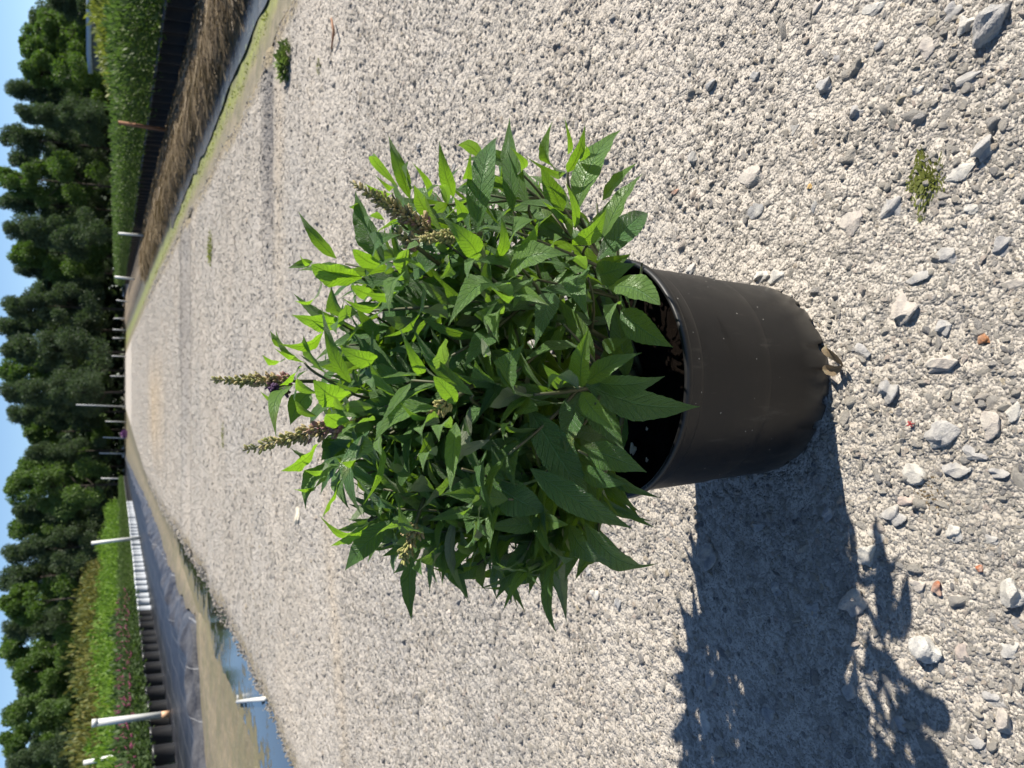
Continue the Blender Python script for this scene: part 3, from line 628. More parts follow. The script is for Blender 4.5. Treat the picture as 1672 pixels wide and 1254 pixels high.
LEAVES = '''669 324 634 221 24 b|649 304 615 257 16 l|701 322 673 265 12 b|674 307 667 262 17 g|741 321 717 230 24 b|778 381 812 224 44 m|790 262 747 238 20 g|763 287 769 242 16 b|731 334 687 326 11 l|751 361 739 319 22 b|628 428 580 312 38 g|592 345 572 339 14 g
780 420 718 350 36 b|627 359 601 372 12 l|640 315 595 299 14 b|640 305 611 285 10 b|837 347 831 217 26 m|864 334 832 193 34 g|842 284 833 240 14 b|924 280 902 198 24 l|927 252 921 190 9 b|927 281 955 205 25 b|946 264 957 237 11 b|923 280 856 254 13 m
942 345 1014 212 40 l|919 345 882 270 33 g|984 327 1041 265 20 l|986 386 1049 284 30 l|975 425 1058 348 44 d|935 400 990 341 30 b|939 374 922 295 15 b|924 366 884 328 11 b|932 386 840 334 27 g|858 400 880 360 22 b|808 425 817 343 19 b|838 392 872 358 30 l|958 400 996 330 34 d
549 422 487 345 20 m|591 454 508 432 40 br|591 452 487 442 18 l|510 427 470 438 15 m|510 427 489 416 7 b|525 459 481 491 10 b|559 528 479 479 18 m|560 529 476 514 28 b|574 517 541 467 26 m|626 434 576 407 24 br|621 424 655 383 24 g|695 444 613 439 15 l
668 460 684 400 24 lr|658 452 618 465 9 b|650 476 592 477 17 b|601 479 573 466 22 br|626 487 559 487 15 b|690 468 627 550 26 b|668 462 636 516 23 l|618 556 581 501 22 d|583 511 550 546 24 g|574 626 525 500 21 g
528 540 454 561 20 b|533 610 495 547 21 m|614 585 556 568 28 br|571 641 512 621 38 br|497 592 450 537 10 m|460 568 441 540 12 g|464 585 428 579 13 b|481 580 447 568 9 b|486 600 456 630 20 b|487 627 451 714 23 g|462 647 424 638 9 b|507 640 474 694 36 d|516 679 488 629 13 g
570 688 532 676 26 br|562 668 546 647 12 l|612 664 563 671 22 g|612 686 556 711 25 l|517 642 503 604 12 l|772 645 669 524 27 m|690 610 652 534 20 b|647 647 600 589 21 g|689 614 618 617 15 l|743 660 708 614 26 br|717 668 610 722 30 l|670 626 622 689 16 l|720 660 652 654 11 b
808 540 757 603 36 d|733 602 724 558 30 l|822 512 815 562 28 l|838 637 856 562 42 g|848 668 879 670 30 dr|812 622 776 588 31 d|768 664 738 765 19 p|744 690 735 805 28 l|718 690 689 712 27 l|836 694 822 719 11 l|786 552 792 577 14 b
828 453 929 416 44 l|842 484 897 499 26 l|834 488 732 532 38 l|841 480 799 467 12 b|798 482 802 405 20 d|788 422 763 457 16 l|900 476 872 568 38 d|732 520 696 504 28 pr|725 425 718 455 20 b|676 440 712 432 38 dr|757 502 722 460 24 d|905 410 918 388 16 l|958 440 923 431 18 l
958 448 962 522 46 g|992 470 1078 498 46 lr|996 470 1053 460 28 d|975 452 1039 430 44 m|980 430 1031 414 24 m|1014 506 1099 567 50 m|1012 497 995 540 22 l|985 567 1027 552 26 d
949 632 961 536 36 l|958 626 1048 576 34 g|968 624 1086 614 38 m|956 628 1143 664 56 m|950 640 1008 706 34 l|955 658 1019 735 46 d|947 640 923 741 46 d|944 636 895 637 22 l|926 627 884 592 26 d
864 668 964 826 58 d|948 730 1056 771 46 m|948 763 1027 791 32 m|866 765 1033 863 46 m|935 718 976 827 36 d|955 853 1079 918 36 m|930 857 1000 918 36 m|903 913 910 1036 20 m|908 903 925 1016 28 p|895 908 821 999 20 m|815 858 836 985 28 d|890 911 809 918 13 m|868 915 884 959 10 m
912 855 936 901 38 dr|905 885 935 919 11 d|800 880 792 918 15 d|672 908 672 1014 26 m|745 838 767 986 18 p|731 888 765 978 30 d|720 903 715 954 13 m|700 903 690 940 20 g|740 880 676 915 36 d|800 864 774 891 28 pr|670 860 610 878 17 l|662 872 641 880 10 m|755 858 771 896 24 d
520 722 459 769 27 b|527 760 480 799 15 b|531 755 495 767 11 b|555 758 499 832 32 g|558 766 525 848 25 b|567 757 570 831 24 d|603 703 593 846 28 m|610 705 593 824 19 b|592 711 556 755 30 b|584 855 521 841 13 b|587 826 569 851 13 b|601 857 538 893 28 b|636 850 563 932 38 m
623 806 637 831 10 m|621 713 623 744 15 l|562 712 524 752 38 d|498 742 472 730 10 m|803 788 896 835 58 d|840 718 842 798 38 d|796 732 806 832 24 d|800 718 740 738 19 p|711 803 671 800 28 pr|712 744 691 771 19 l|788 814 771 832 15 p|770 824 750 838 11 b|787 824 802 880 15 m
706 714 680 752 32 d|683 776 644 719 17 d|690 860 650 820 22 m|673 808 640 805 28 d|656 744 645 772 22 p|738 699 717 722 22 l|786 845 762 872 32 d'''
SHR = {'d': .84, 'p': .90, 'l': 1.07, 'b': 1.06, 'g': 1.02}
rows = [q.split() for q in LEAVES.replace('\n', '|').split('|')]
info = []
for k, q in enumerate(rows):
    bx, by, tx, ty, wp = map(float, q[:5]); fl = q[5]; f0 = fl[0]; rounded = 'r' in fl[1:]
    sh = SHR.get(f0, 1.0)
    low = np.clip((tx - 930) / 120, 0, 1)
    Bp = surf(bx, by, .86 * sh); Tp = surf(tx, ty, 1.06 * sh)
    Lmax = max(.02, np.hypot(tx - bx, ty - by) / F * .85 * 1.5)
    dv = Tp - Bp
    if np.linalg.norm(dv) > Lmax * 1.25:               # keep a true leaf length: pull the base towards the tip's distance
        d0 = np.array(ray(bx, by)); y1 = Tp[1]; lo, hi = Bp[1], Tp[1]
        for _ in range(18):
            mi_ = (lo + hi) / 2; c = np.array(atY(bx, by, mi_))
            if np.linalg.norm(Tp - c) > Lmax * 1.2: lo = mi_
            else: hi = mi_
        Bp = np.array(atY(bx, by, hi))
    rr_ = np.random.default_rng(3000 + k); n = np.array(PREF[f0]) + rr_.normal(0, .16, 3)
    a = (Tp - Bp) / np.linalg.norm(Tp - Bp); n = n - (n @ a) * a; n /= np.linalg.norm(n)
    c = (Bp + Tp) / 2; vd = c - np.array(EYE); dist = np.linalg.norm(vd); vd /= dist; s = np.cross(a, n)
    ap = a - (a @ vd) * vd; ap /= np.linalg.norm(ap) + 1e-9; sp = s - (s @ vd) * vd; sp -= (sp @ ap) * ap
    fs = np.linalg.norm(sp); dz = (Vector(c) - EYE).dot(fw)
    W = wp * dz / F / max(fs, .6) * .98
    young_and_lit = np.clip((600 - tx) / 170, 0, 1) * .55 + {'b': .5, 'l': .45, 'g': .15}.get(f0, 0)  # besides young tips, lit and backlit leaves get their light as paler tint
    V, U = leafgeo(Bp, Tp, W, n, arch={'d': .10}.get(f0, .13), fold=.30 if f0 != 'b' else .22, rounded=rounded, seed=k, tint=young_and_lit)
    info.append((np.hypot(tx - bx, ty - by) * wp, V, U, min(1, young_and_lit + rr_.uniform(0, .25))))
order = sorted(range(len(info)), key=lambda q: -info[q][0]); FV, FU, FT = [], [], []
for r_, q in enumerate(order):
    _, V, U, yt = info[q]
    if r_ < 100: mobj('leaf', V - B0, LF, M_leaf, bush, uv=U, cols={'tint': np.full(len(V), yt)})
    else: FV.append(V - B0); FU.append(U); FT.append(np.full(len(V), yt))
# the stems and the inner leaves they carry
stems = []
def add_stem(pts, r0, r1, n=7):
    V, Fc = tube(pts, np.linspace(r0, r1, len(pts)), n); return V - B0, Fc
inner = 0
def pair_leaves(p, ax, L, k, spread, tint):
    global inner
    ax = ax / np.linalg.norm(ax); q = np.cross(ax, [0, 0, 1.0]); q = q / (np.linalg.norm(q) + 1e-6); q2 = np.cross(ax, q); an = k * math.pi / 2 + rnd.uniform(-.3, .3)
    for sg in (0, math.pi):
        o = math.cos(an + sg) * q + math.sin(an + sg) * q2; d = ax * math.cos(spread) + o * math.sin(spread)
        l = L * rnd.uniform(.95, 1.4); T = p + d * l; T[2] -= l * .12
        # stay inside the bush's outline
        e = (T - EC) / np.array(Er(T[2])); 
        if e @ e > ((.85 if T[2] > .48 else .42) if T[1] < .76 else .78) and not (e @ e < .95 and T[1] > .82) and not (e @ e < .85 and T[0] < -.12 and T[2] < .5): continue
        if T[2] < .225: continue
        
        n = ax * math.sin(spread) - o * math.cos(spread); n = n + np.array([0, 0, .5])
        V, U = leafgeo(p, T, l * rnd.uniform(.20, .26), n, arch=.10, fold=.3, seed=rnd.randrange(10 ** 6)); inner += 1
        FV.append(V - B0); FU.append(U); FT.append(np.full(len(V), min(1, max(0, tint + rnd.uniform(-.15, .15)))))
def curve(p0, p1, bend, n=9):
    t = np.linspace(0, 1, n)[:, None]; mid = (p0 + p1) / 2 + bend
    return (1 - t) ** 2 * p0 + 2 * t * (1 - t) * mid + t * t * p1
main = []
XT = [(900, 880), (850, 860), (780, 885), (700, 870), (620, 850), (590, 830), (930, 330), (1000, 430), (640, 350), (850, 300), (960, 800), (760, 850)]
for k in range(13 + len(XT)):
    an = k * 2.4 + .4; el = [1.35, .95, .55, .25][k % 4] + rnd.uniform(-.1, .1); rad = .68
    d = np.array([math.cos(an) * math.cos(el), math.sin(an) * math.cos(el), math.sin(el)])
    e = EC + d * np.array(Er(1)) * rad if k < 13 else surf(*XT[k - 13], .74); d = (e - B0) / np.linalg.norm(e - B0) if k > 12 else d; p0 = np.array([.006 + rnd.uniform(-.02, .02), .79 + rnd.uniform(-.02, .02), .205])
    c = curve(p0, e, np.array([d[0], d[1], 0]) * .08 + rng.normal(0, .012, 3) + np.array([0, 0, .02])); V, Fc = add_stem(c, .0036, .0014); mobj('stem', V, Fc, M_stem, bush); main.append(c)
    for q in range(2, 9):
        p = c[q]; ax = c[min(q + 1, 8)] - c[q - 1]
        pair_leaves(p, ax, .085 - .004 * q, q, 1.15 - .07 * q, .15 + .05 * q)
        if q in (3, 4, 5, 6, 7):
            for sg in (1, -1):
                sd = np.cross(ax, [0, 0, 1.0]); sd /= np.linalg.norm(sd) + 1e-6
                if q % 2: sd = np.cross(ax / np.linalg.norm(ax), sd)
                l = rnd.uniform(.07, .12); e2 = p + ax / np.linalg.norm(ax) * l * .7 + sd * sg * l * .7 + np.array([0, 0, .03])
                ee = (e2 - EC) / np.array(Er(e2[2])); 
                if ee @ ee > .75: continue
                c2 = curve(p, e2, np.array([0, 0, -.01]), 6); stems.append(add_stem(c2, .0022, .0012, 5))
                for z_ in range(1, 6): pair_leaves(c2[z_], c2[min(z_ + 1, 5)] - c2[z_ - 1], .075 - .004 * z_, z_, 1.05 - .08 * z_, .25)
sb = MB()
for V, Fc in stems: sb.add(V, Fc)
sb.build('side_stems', M_stem, bush)
# short stalks of the shoots one sees, joined back to the stems
for (x, y, x2, y2) in ((497, 592, 600, 660), (591, 454, 690, 480), (571, 641, 680, 668), (640, 700, 560, 690), (772, 645, 800, 680), (555, 757, 640, 690), (930, 270, 945, 380), (864, 334, 900, 420), (760, 370, 800, 430),
                       (640, 315, 700, 380), (650, 355, 720, 420), (840, 482, 870, 530), (952, 632, 850, 640), (820, 700, 760, 760), (900, 905, 850, 830), (672, 865, 720, 820), (600, 857, 660, 800), (625, 424, 690, 445), (556, 528, 640, 560), (960, 400, 955, 450)):
    p0 = surf(x, y, .84); p1 = surf((x + x2) / 2, (y + y2) / 2, .60); V, Fc = add_stem(curve(p1, p0, np.array([0, 0, .01]), 7), .0019, .0012, 7); mobj('stem', V, Fc, M_stem, bush)
nf = len(FV); FF = np.concatenate([LF + i * NR * NC for i in range(nf)])
fo = mobj('foliage', np.concatenate(FV), FF, M_leaf, bush, uv=np.concatenate(FU), cols={'tint': np.concatenate(FT)}); fo['kind'] = 'stuff'

# flower spikes: whorls of small buds round a stalk
def mat_bud():
    q = NT('flower_buds'); t = q.attr('tint')
    c = q.ramp(t, [(0, (.14, .17, .045)), (.3, (.28, .27, .09)), (.55, (.34, .26, .13)), (.75, (.24, .13, .11)), (1, (.30, .13, .16))])
    q.set(Base_Color=c, Roughness=.75); q.b.inputs['Subsurface Weight'].default_value = 0; return q.m
M_bud = mat_bud(); M_flor = mat_simple('purple_florets', (.055, .014, .07), .7, col2=(.03, .006, .04), scale=200)
BUDV, BUDF = ICO[1]
def spike(tp, bs, wpx, purple=0, mauve=.7, yt=None, flop=0):
    s = .93
    Bp = surf(*bs, .86); Tp = np.array(atY(*tp, Bp[1] + (yt if yt is not None else .0)))
    ax = Tp - Bp; L = np.linalg.norm(ax); a = ax / L; q = np.cross(a, [0, 1, .2]); q /= np.linalg.norm(q); q2 = np.cross(a, q)
    W = wpx * .8 / F; mb = MB(); fl = MB(); V, Fc = tube([Bp - a * .03 - B0, Bp - B0, Tp - B0], [.0022, .0018, .0008], 7)
    root = mobj('flower_spike', V, Fc, M_stem, bush); nw = int(L / .0052)
    for i_ in range(nw):
        t = i_ / nw; rad = W / 2 * (1 - t) ** .55 * (.75 + .3 * math.sin(i_ * 1.9) ** 2) + .0012; cnt = max(5, int(15 * (1 - t) ** .4))
        if i_ % 3 == 2 and t < .75: rad *= .62
        for j in range(cnt * (2 if t < .8 else 1)):
            an = rnd.uniform(0, 6.28); rr2 = rad * rnd.uniform(.45, 1.08); o = math.cos(an) * q + math.sin(an) * q2
            p = Bp + a * (t * L + rnd.uniform(-.0022, .0022)) + o * rr2; d = o * .8 + a * .7; d /= np.linalg.norm(d)
            sz = (.0017 + .0008 * (1 - t)) * rnd.uniform(.8, 1.2); f1 = np.cross(d, a); f1 /= np.linalg.norm(f1) + 1e-6; f2 = np.cross(d, f1)
            V = (BUDV * (sz * .6, sz * .6, sz * 1.5)) @ np.array([f1, f2, d]) + p - B0
            mb.add(V, BUDF, float(np.clip(rnd.uniform(.1, .55) * (1 if t > .55 else .9) + mauve * max(0, .62 - t) * rnd.uniform(.4, 1.4), 0, 1)))
    mb.build('bud', M_bud, root, smooth=True)
    if purple:
        for (x, y) in purple:
            c = np.array(atY(x, y, Bp[1] - .012)); V, Fc = tube([c - B0, (c + Bp) / 2 + a * .01 - B0], .0009, 5); fl.add(V, Fc)
            for j in range(26):
                d = np.random.default_rng(j + int(x)).normal(size=3); d /= np.linalg.norm(d)
                f1 = np.cross(d, [.3, .5, .8]); f1 /= np.linalg.norm(f1); f2 = np.cross(d, f1)
                fl.add((BUDV * (.0018, .0018, .0028)) @ np.array([f1, f2, d]) + c + d * .0040 - B0, BUDF)
        fl.build('purple_floret', M_flor, root)
    return root
spike((343, 620), (470, 622), 24, purple=((448, 634), (466, 641)), mauve=.9)
spike((396, 736), (552, 694), 30, mauve=.9)
spike((571, 296), (694, 370), 27, mauve=.5)
spike((654, 927), (676, 862), 30, mauve=.25)
spike((672, 392), (738, 386), 14, mauve=0)
spike((696, 682), (728, 660), 16, mauve=0)
spike((640, 372), (676, 400), 20, mauve=.6)

# ---------------------------------------------------------------- small things on the road
V, U = leafgeo((0, 0, .006), (.045, .012, .008), .03, np.array((0, -.4, 1.)), arch=.40, fold=1.0, seed=5, twist=1.2)
V2, U2 = leafgeo((.004, 0, .006), (.012, .034, .016), .026, np.array((-.5, 0, 1.)), arch=.35, fold=.8, seed=6, twist=-1.0)
V = np.vstack([V, V2]); U = np.vstack([U, U2])
V *= .75
M_dry = mat_leaf('dry_leaf', (.30, .21, .12), (.36, .26, .15), (.40, .30, .19), (.3, .2, .1), .15, .8)
g0 = gp(1384, 600); o = mobj('dead_leaf', V, np.vstack([LF, LF + NR * NC]), M_dry, uv=U, cols={'tint': np.full(len(V), .4)}); o.location = (g0.x, g0.y, .002); o.rotation_euler.z = R(20)
tag(o, 'curled dry tan leaf lying against the foot of the black pot', 'dead leaf')
mb = MB()
for k in range(14):
    a = rnd.uniform(0, 6.28); V, Fc = tube([(0, 0, .004), tuple(rnd.uniform(.3, 1) * q_ for q_ in (.006 * math.cos(a), .004 * math.sin(a), .006))], [.0004, .0006], 5); mb.add(V, Fc)
o = mb.build('seed_sprig', mat_simple('crimson', (.30, .03, .03), .6)); o.location = gp(1490, 693, .004); tag(o, 'tiny crimson seed sprig lying next to the flat round grey stone', 'seed')
def tuft(name, loc, n, rad, hgt, lw, mat, label, cat, flat=.5):
    V = []; Fc = []; T = []
    for k in range(n):
        a = rnd.uniform(0, 6.28); r_ = rad * rnd.random() ** .7; p = np.array([r_ * math.cos(a), r_ * math.sin(a), rnd.random() * hgt * (1 - r_ / rad * .6)])
        d = np.array([math.cos(a) + rnd.uniform(-.5, .5), math.sin(a) + rnd.uniform(-.5, .5), rnd.uniform(.1, 1.3) * flat]); d /= np.linalg.norm(d); s = np.cross(d, [0, 0, 1.]) + np.array([rnd.uniform(-.4, .4), 0, rnd.uniform(-.4, .4)]); s /= np.linalg.norm(s)
        l = lw * rnd.uniform(.6, 1.4); i_ = len(V); V += [p, p + d * l * .5 + s * l * .3, p + d * l, p + d * l * .5 - s * l * .3]; Fc.append((i_, i_ + 1, i_ + 2, i_ + 3)); T += [rnd.random()] * 4
    o = mobj(name, V, Fc, mat, cols={'tint': np.array(T)}); o.location = loc; return tag(o, label, cat)
M_moss = mat_foliage('mossy_weed', (.10, .12, .02), (.20, .21, .04), (.2, .25, .03))
mbp = tuft('weed', gp(1516, 298), 1500, .022, .007, .0038, M_moss, 'small mossy olive-green weed growing flat in the near gravel', 'weed')
for v in mbp.data.vertices: v.co.x *= 1.35 + .5 * math.sin(v.co.y * 200)
tuft('weed', gp(470, 100), 420, .09, .06, .03, M_grass, 'bright green leafy weed tuft at the far gravel edge near the ditch', 'weed', .9)
tuft('weed', gp(1530, 812), 300, .03, .003, .003, M_straw, 'flat patch of tan plant crumbs pressed into the gravel', 'plant litter')
tuft('weed', gp(522, 108), 60, .03, .015, .012, M_moss, 'tiny dull green sprig on the gravel beside the bright weed tuft', 'weed')
tuft('weed', gp(365, 712), 90, .10, .01, .02, M_moss, 'sparse olive weed out on the road beyond the bush', 'weed')
tuft('weed', gp(345, 405), 200, .16, .03, .03, M_moss, 'low green weeds along the far gravel edge by the ditch', 'weed')
V, Fc = tube([tuple(gp(541, 30, .006)), tuple(gp(545, 52, .012)), tuple(gp(541, 80, .005))], [.004, .006, .003], 7)
tag(mobj('twig', V, Fc, mat_simple('red_brown_bark', (.22, .10, .055), .9, col2=(.30, .17, .1), scale=80)), 'short red-brown twig lying on the gravel near the bright weed', 'twig')
V, Fc = tube([tuple(gp(434, 1141, -.028)), tuple(gp(412, 1143, -.035)), tuple(gp(388, 1146, -.040))], .014, 12)
tag(mobj('pipe', V, Fc, M_pvc), 'white plastic pipe lying half sunk across the roadside puddle', 'pipe')

# ---------------------------------------------------------------- distant nursery rows
def shrubmesh(name, n, rx, h, lw, mat, seed, z0=.0, up=.6, tcurve=0):
    r = np.random.default_rng(seed); d = r.normal(size=(n, 3)); d /= np.linalg.norm(d, axis=1)[:, None]; rad = r.random(n) ** .35
    bump_ = 1 + .22 * np.sin(d[:, 0] * 5 + seed) * np.sin(d[:, 1] * 6 + seed * 2)
    p = d * rad[:, None] * bump_[:, None] * (rx, rx, h / 2) + (0, 0, z0 + h / 2)
    a = d + r.normal(0, .5, (n, 3)) + (0, 0, up); a /= np.linalg.norm(a, axis=1)[:, None]; s = np.cross(a, r.normal(size=(n, 3))); s /= np.linalg.norm(s, axis=1)[:, None]
    l = (lw * r.uniform(.6, 1.4, n))[:, None]
    V = np.stack([p, p + a * l * .5 + s * l * .22, p + a * l, p + a * l * .5 - s * l * .22], 1).reshape(-1, 3)
    i_ = np.arange(n) * 4; Fc = np.stack([i_, i_ + 1, i_ + 2, i_ + 3], 1)
    return mkmesh(name, V, Fc, mat, smooth=False, cols={'tint': np.repeat(r.random(n), 4)})
def potmesh(name, r0, h, mat):
    V, Fc = lathe([(r0 * .86, 0), (r0 * .95, h * .86), (r0 * 1.0, h * .88), (r0 * 1.02, h), (r0 * .94, h), (r0 * .9, h * .88), (.001, h * .86)], 20); return mkmesh(name, V, Fc, mat)
def inst(name, me, loc, sc=1, rz=0, parent=None, **k):
    o = bpy.data.objects.new(name, me); o.location = loc; o.rotation_euler.z = rz; o.scale = (sc, sc, sc) if not isinstance(sc, tuple) else sc
    link(o, parent); return tag(o, **k) if k else o
PB = potmesh('nursery_pot', .185, .34, M_bfar); PW = potmesh('nursery_pot', .165, .34, M_whitepot)
flower_me = []
for sd in range(3):
    r = np.random.default_rng(sd + 50); n = 20; p = r.normal(size=(n, 3)); p /= np.linalg.norm(p, axis=1)[:, None]; p[:, 2] = np.abs(p[:, 2]) * .9 + .05
    mb = MB()
    for q in p:
        c = q * (.29, .29, .24) * r.uniform(.6, 1.05) + (0, 0, .28)
        for j in range(8):
            V, Fc = ICO[1]; mb.add(V * .010 * r.uniform(.6, 1.3) + c + q * (j * .010) + r.normal(0, .008, 3), Fc)
    flower_me.append(mkmesh('flowers', np.concatenate(mb.V), np.concatenate(mb.F), M_pinkf))
SH_pink = [shrubmesh('foliage', 520, .27, .5, .085, M_dull, 60 + k) for k in range(3)]
SH_green = [shrubmesh('foliage', 950, .27, .60, .062, M_hedge_r, 70 + k, up=1.0) for k in range(4)]
SH_lime = [shrubmesh('foliage', 620, .42, .95, .09, M_lime, 80 + k, up=.9) for k in range(3)]
SH_red = [shrubmesh('foliage', 620, .45, 1.2, .10, M_red, 90 + k, up=.9) for k in range(3)]
# left front row: position of each pot from where its foot stands in the photograph
Yrow = 11.2; k = 0
while Yrow < 95:
    X = float(_LP(Yrow)) - .12; white = 23.2 < Yrow < 56
    me = PW if white else PB
    inst('nursery_pot', me, (X + rnd.uniform(-.03, .03), Yrow, .0), .96 + rnd.uniform(-.03, .03), rnd.uniform(0, 6), label=('white' if white else 'black') + ' nursery pot by the shiny sheet, ' + (ordw(k) + ' from the picture bottom edge' if k < 26 else 'far towards the road end'), cat='plant pot',
         group=('white' if white else 'black') + ' pots in the front row left of the road')
    pink = Yrow < 26
    if pink:
        s = empty('flowering_shrub', (X, Yrow, .27)); s.rotation_euler.z = rnd.uniform(0, 6); s.scale = (1, 1, rnd.uniform(.85, 1.1)); tag(s, 'pink-flowered shrub above the ' + ordw(k) + ' black pot from the picture bottom edge', 'shrub', 'pink flowering shrubs in the front row')
        inst('foliage', SH_pink[k % 3], (0, 0, 0), 1, 0, s); inst('flowers', flower_me[k % 3], (0, 0, 0), 1, 0, s)
    else:
        inst('shrub', SH_green[k % 4], (X, Yrow, .28), rnd.uniform(.7, .95), rnd.uniform(0, 6), label='low green shrub in a pot of the white and far pots of the front row', cat='shrub', group='green shrubs beyond the pink ones in the front row')
    Yrow += (.72 if Yrow < 23 else .85 if Yrow < 34 else 1.1) * rnd.uniform(.93, 1.07); k += 1
for (dx, meshes, nm, lab, grp, y0, y1, st, sc, zz) in ((-.95, SH_pink, 'shrub', 'dull green shrub right behind the pink-flowered front row', 'green shrubs of the second row', 12, 26, .8, 1.15, .25),
        (-2.0, SH_lime, 'shrub', 'bright lime-green shrub in the middle bed behind the pink flowers', 'lime shrubs of the middle bed', 12, 85, 1.0, 1.08, .0),
        (-3.2, SH_lime, 'shrub', 'bright lime-green shrub in the middle bed behind the pink flowers', 'lime shrubs of the middle bed', 13, 80, 1.5, 1.3, .1),
        (-5.0, SH_red, 'shrub', 'tall bronze-tipped shrub in the hindmost bed before the trees', 'bronze shrubs of the hindmost bed', 13, 75, 1.35, 1.45, .0),
        (-6.6, SH_red, 'shrub', 'tall bronze-tipped shrub in the hindmost bed before the trees', 'bronze shrubs of the hindmost bed', 14, 90, 1.7, 1.75, .0)):
    Y = y0; k = 0
    while Y < y1:
        X = float(_LP(Y)) + dx * (1 + .004 * Y) + rnd.uniform(-.12, .12); s_ = sc * rnd.uniform(.88, 1.12) * (1 + .012 * max(0, Y - 14))
        inst(nm, meshes[k % 3], (X, Y, zz), s_, rnd.uniform(0, 6), label=lab, cat='shrub', group=grp); Y += st * (1 + .025 * (Y - 12)); k += 1
# right rows
Y = 7.2; k = 0
while Y < 75:
    X = float(_R3(Y)) + .2
    inst('nursery_pot', PB, (X, Y, .02), (.88, .88, 1.0), rnd.uniform(0, 6), label='black nursery pot under the green hedge' + (', ' + ordw(k) + ' from the picture top edge' if k < 20 else ', far towards the road end'), cat='plant pot', group='black pots of the hedge row right of the road')
    inst('shrub', SH_green[k % 4], (X, Y, .27), rnd.uniform(.9, 1.06) * (1 + min(.3, max(0, Y - 12) * .005)), rnd.uniform(0, 6), label='green shrub of the front hedge row' + (', ' + ordw(k) + ' from the picture top edge' if k < 20 else ', far towards the road end'), cat='shrub', group='green shrubs of the hedge row')
    Y += .40 if Y < 16 else .55 if Y < 30 else 1.1; k += 1
for dx, y0 in ((.8, 7.4), (1.8, 8)):
    Y = y0; k = 0
    while Y < 55:
        inst('shrub', SH_green[(k + 1) % 4], (float(_R3(Y)) + dx + rnd.uniform(-.1, .1), Y, .25), rnd.uniform(.95, 1.12) * (1 + min(.2, max(0, Y - 12) * .004)), rnd.uniform(0, 6), label='green leafy shrub hidden up to its top behind the front hedge row', cat='shrub', group='green shrubs behind the hedge row')
        Y += .95 * (1 + .03 * (Y - 7)); k += 1

# dry straw on the right bank: nobody could count it
n = 42000; Yb = 4.2 + (30 - 4.2) * rng.random(n) ** 2.0; tb = rng.random(n); Xb = R2(Yb) + .02 + (_R3(Yb) - R2(Yb) - .05) * tb
zb = -.03 + .13 * np.clip(tb * 9, 0, 1) * (1 - .7 * tb) + .02; an = rng.normal(0, .8, n) + math.pi; le = rng.uniform(.10, .32, n) * (1 + Yb * .03); dz_ = -rng.uniform(.0, .35, n) + .12 * rng.normal(size=n)
d = np.stack([np.cos(an), np.sin(an) , dz_], 1); p = np.stack([Xb + .08, Yb, zb + rng.random(n) * .05 * np.clip(tb * 4, .2, 1)], 1); s = np.stack([-d[:, 1], d[:, 0], rng.normal(0, .4, n)], 1) * .0032 * (1 + Yb * .12)[:, None]
q_ = p + d * le[:, None]; q_[:, 2] = np.maximum(q_[:, 2], -.04)
V = np.stack([p - s, p + s, q_ + s * .3, q_ - s * .3], 1).reshape(-1, 3); i_ = np.arange(n) * 4
tag(mobj('dry_straw', V, np.stack([i_, i_ + 1, i_ + 2, i_ + 3], 1), M_straw, smooth=False, cols={'tint': np.repeat(rng.random(n), 4)}), kind='stuff')

# posts
def post(bx, by, tx, ty, rad, mat, label, Y=None, rust=False, group=None, cat='post'):
    g0 = gp(bx, by) if Y is None else atY(bx, by, Y); T = atY(tx, ty, g0.y); root = empty('post', (g0.x, g0.y, min(g0.z, 0) if Y is None else -.1))
    tag(root, label, cat, group); a = np.array([0, 0, 0.]); b_ = np.array(T - root.location)
    V, Fc = tube([a, b_ * .5, b_], rad, 14); mobj('pipe', V, Fc, mat, root)
    if rust:
        V, Fc = tube([b_ * .001, b_ * .11], rad * 1.04, 14); mobj('rusty_foot', V, Fc, M_rusty_w, root)
        V, Fc = tube([b_ * .93, b_ * 1.002], rad * 1.10, 14); mobj('end_cap', V, Fc, M_pvc, root)
post(277, 1166, 150, 1181, .058, M_pvc, 'thick leaning white plastic post with rust-stained foot among the pink flowers', rust=True)
post(229, 878, 149, 887, .07, M_pvc, 'white plastic post standing before the row of white pots')
post(156, 1240, 136, 1246, .05, M_pvc, 'short white post top showing above the bronze shrubs', Y=19)
post(283, 214, 193, 200, .030, M_rust, 'thin rusty brown stake standing in front of the green hedge row', rust=False)
post(242, 385, 193, 381, .035, M_pvc, 'white stake in front of the green hedge row, nearest of the white ones there')
post(222, 456, 187, 452, .06, M_pvc, 'thicker white post second along the green hedge row')
M_pvc2 = mat_simple('weathered_pvc', (.42, .42, .40), .6)
GR = 'white stakes far down the road'
for (a, b_, c, d_) in ((210, 493, 190, 490), (205, 520, 186, 520), (201, 539, 184, 538), (199, 552, 184, 552), (207, 782, 165, 781), (200, 741, 162, 740), (198, 716, 168, 714)):
    Yp = min(110, gp(a, b_).y); post(a, b_, c, d_, .0007 * Yp, M_pvc2, 'thin white stake far down the road before the dark trees, at the ' + ('hedge' if a > 0 and b_ < 600 else 'ground-sheet') + ' side', Y=Yp, group=GR)
for (a, b_, c, d_) in ((194, 582, 182, 581), (194, 614, 180, 614), (194, 689, 172, 688)):
    post(a, b_, c, d_, .055, M_pvc2, 'thin white stake standing far down the road before the dark trees', Y=100, group=GR)
post(194, 664, 124, 661, .08, mat_simple('grey_pole', (.30, .31, .31), .6), 'tall thin grey pole at the far end of the road before the dark trees', Y=104)
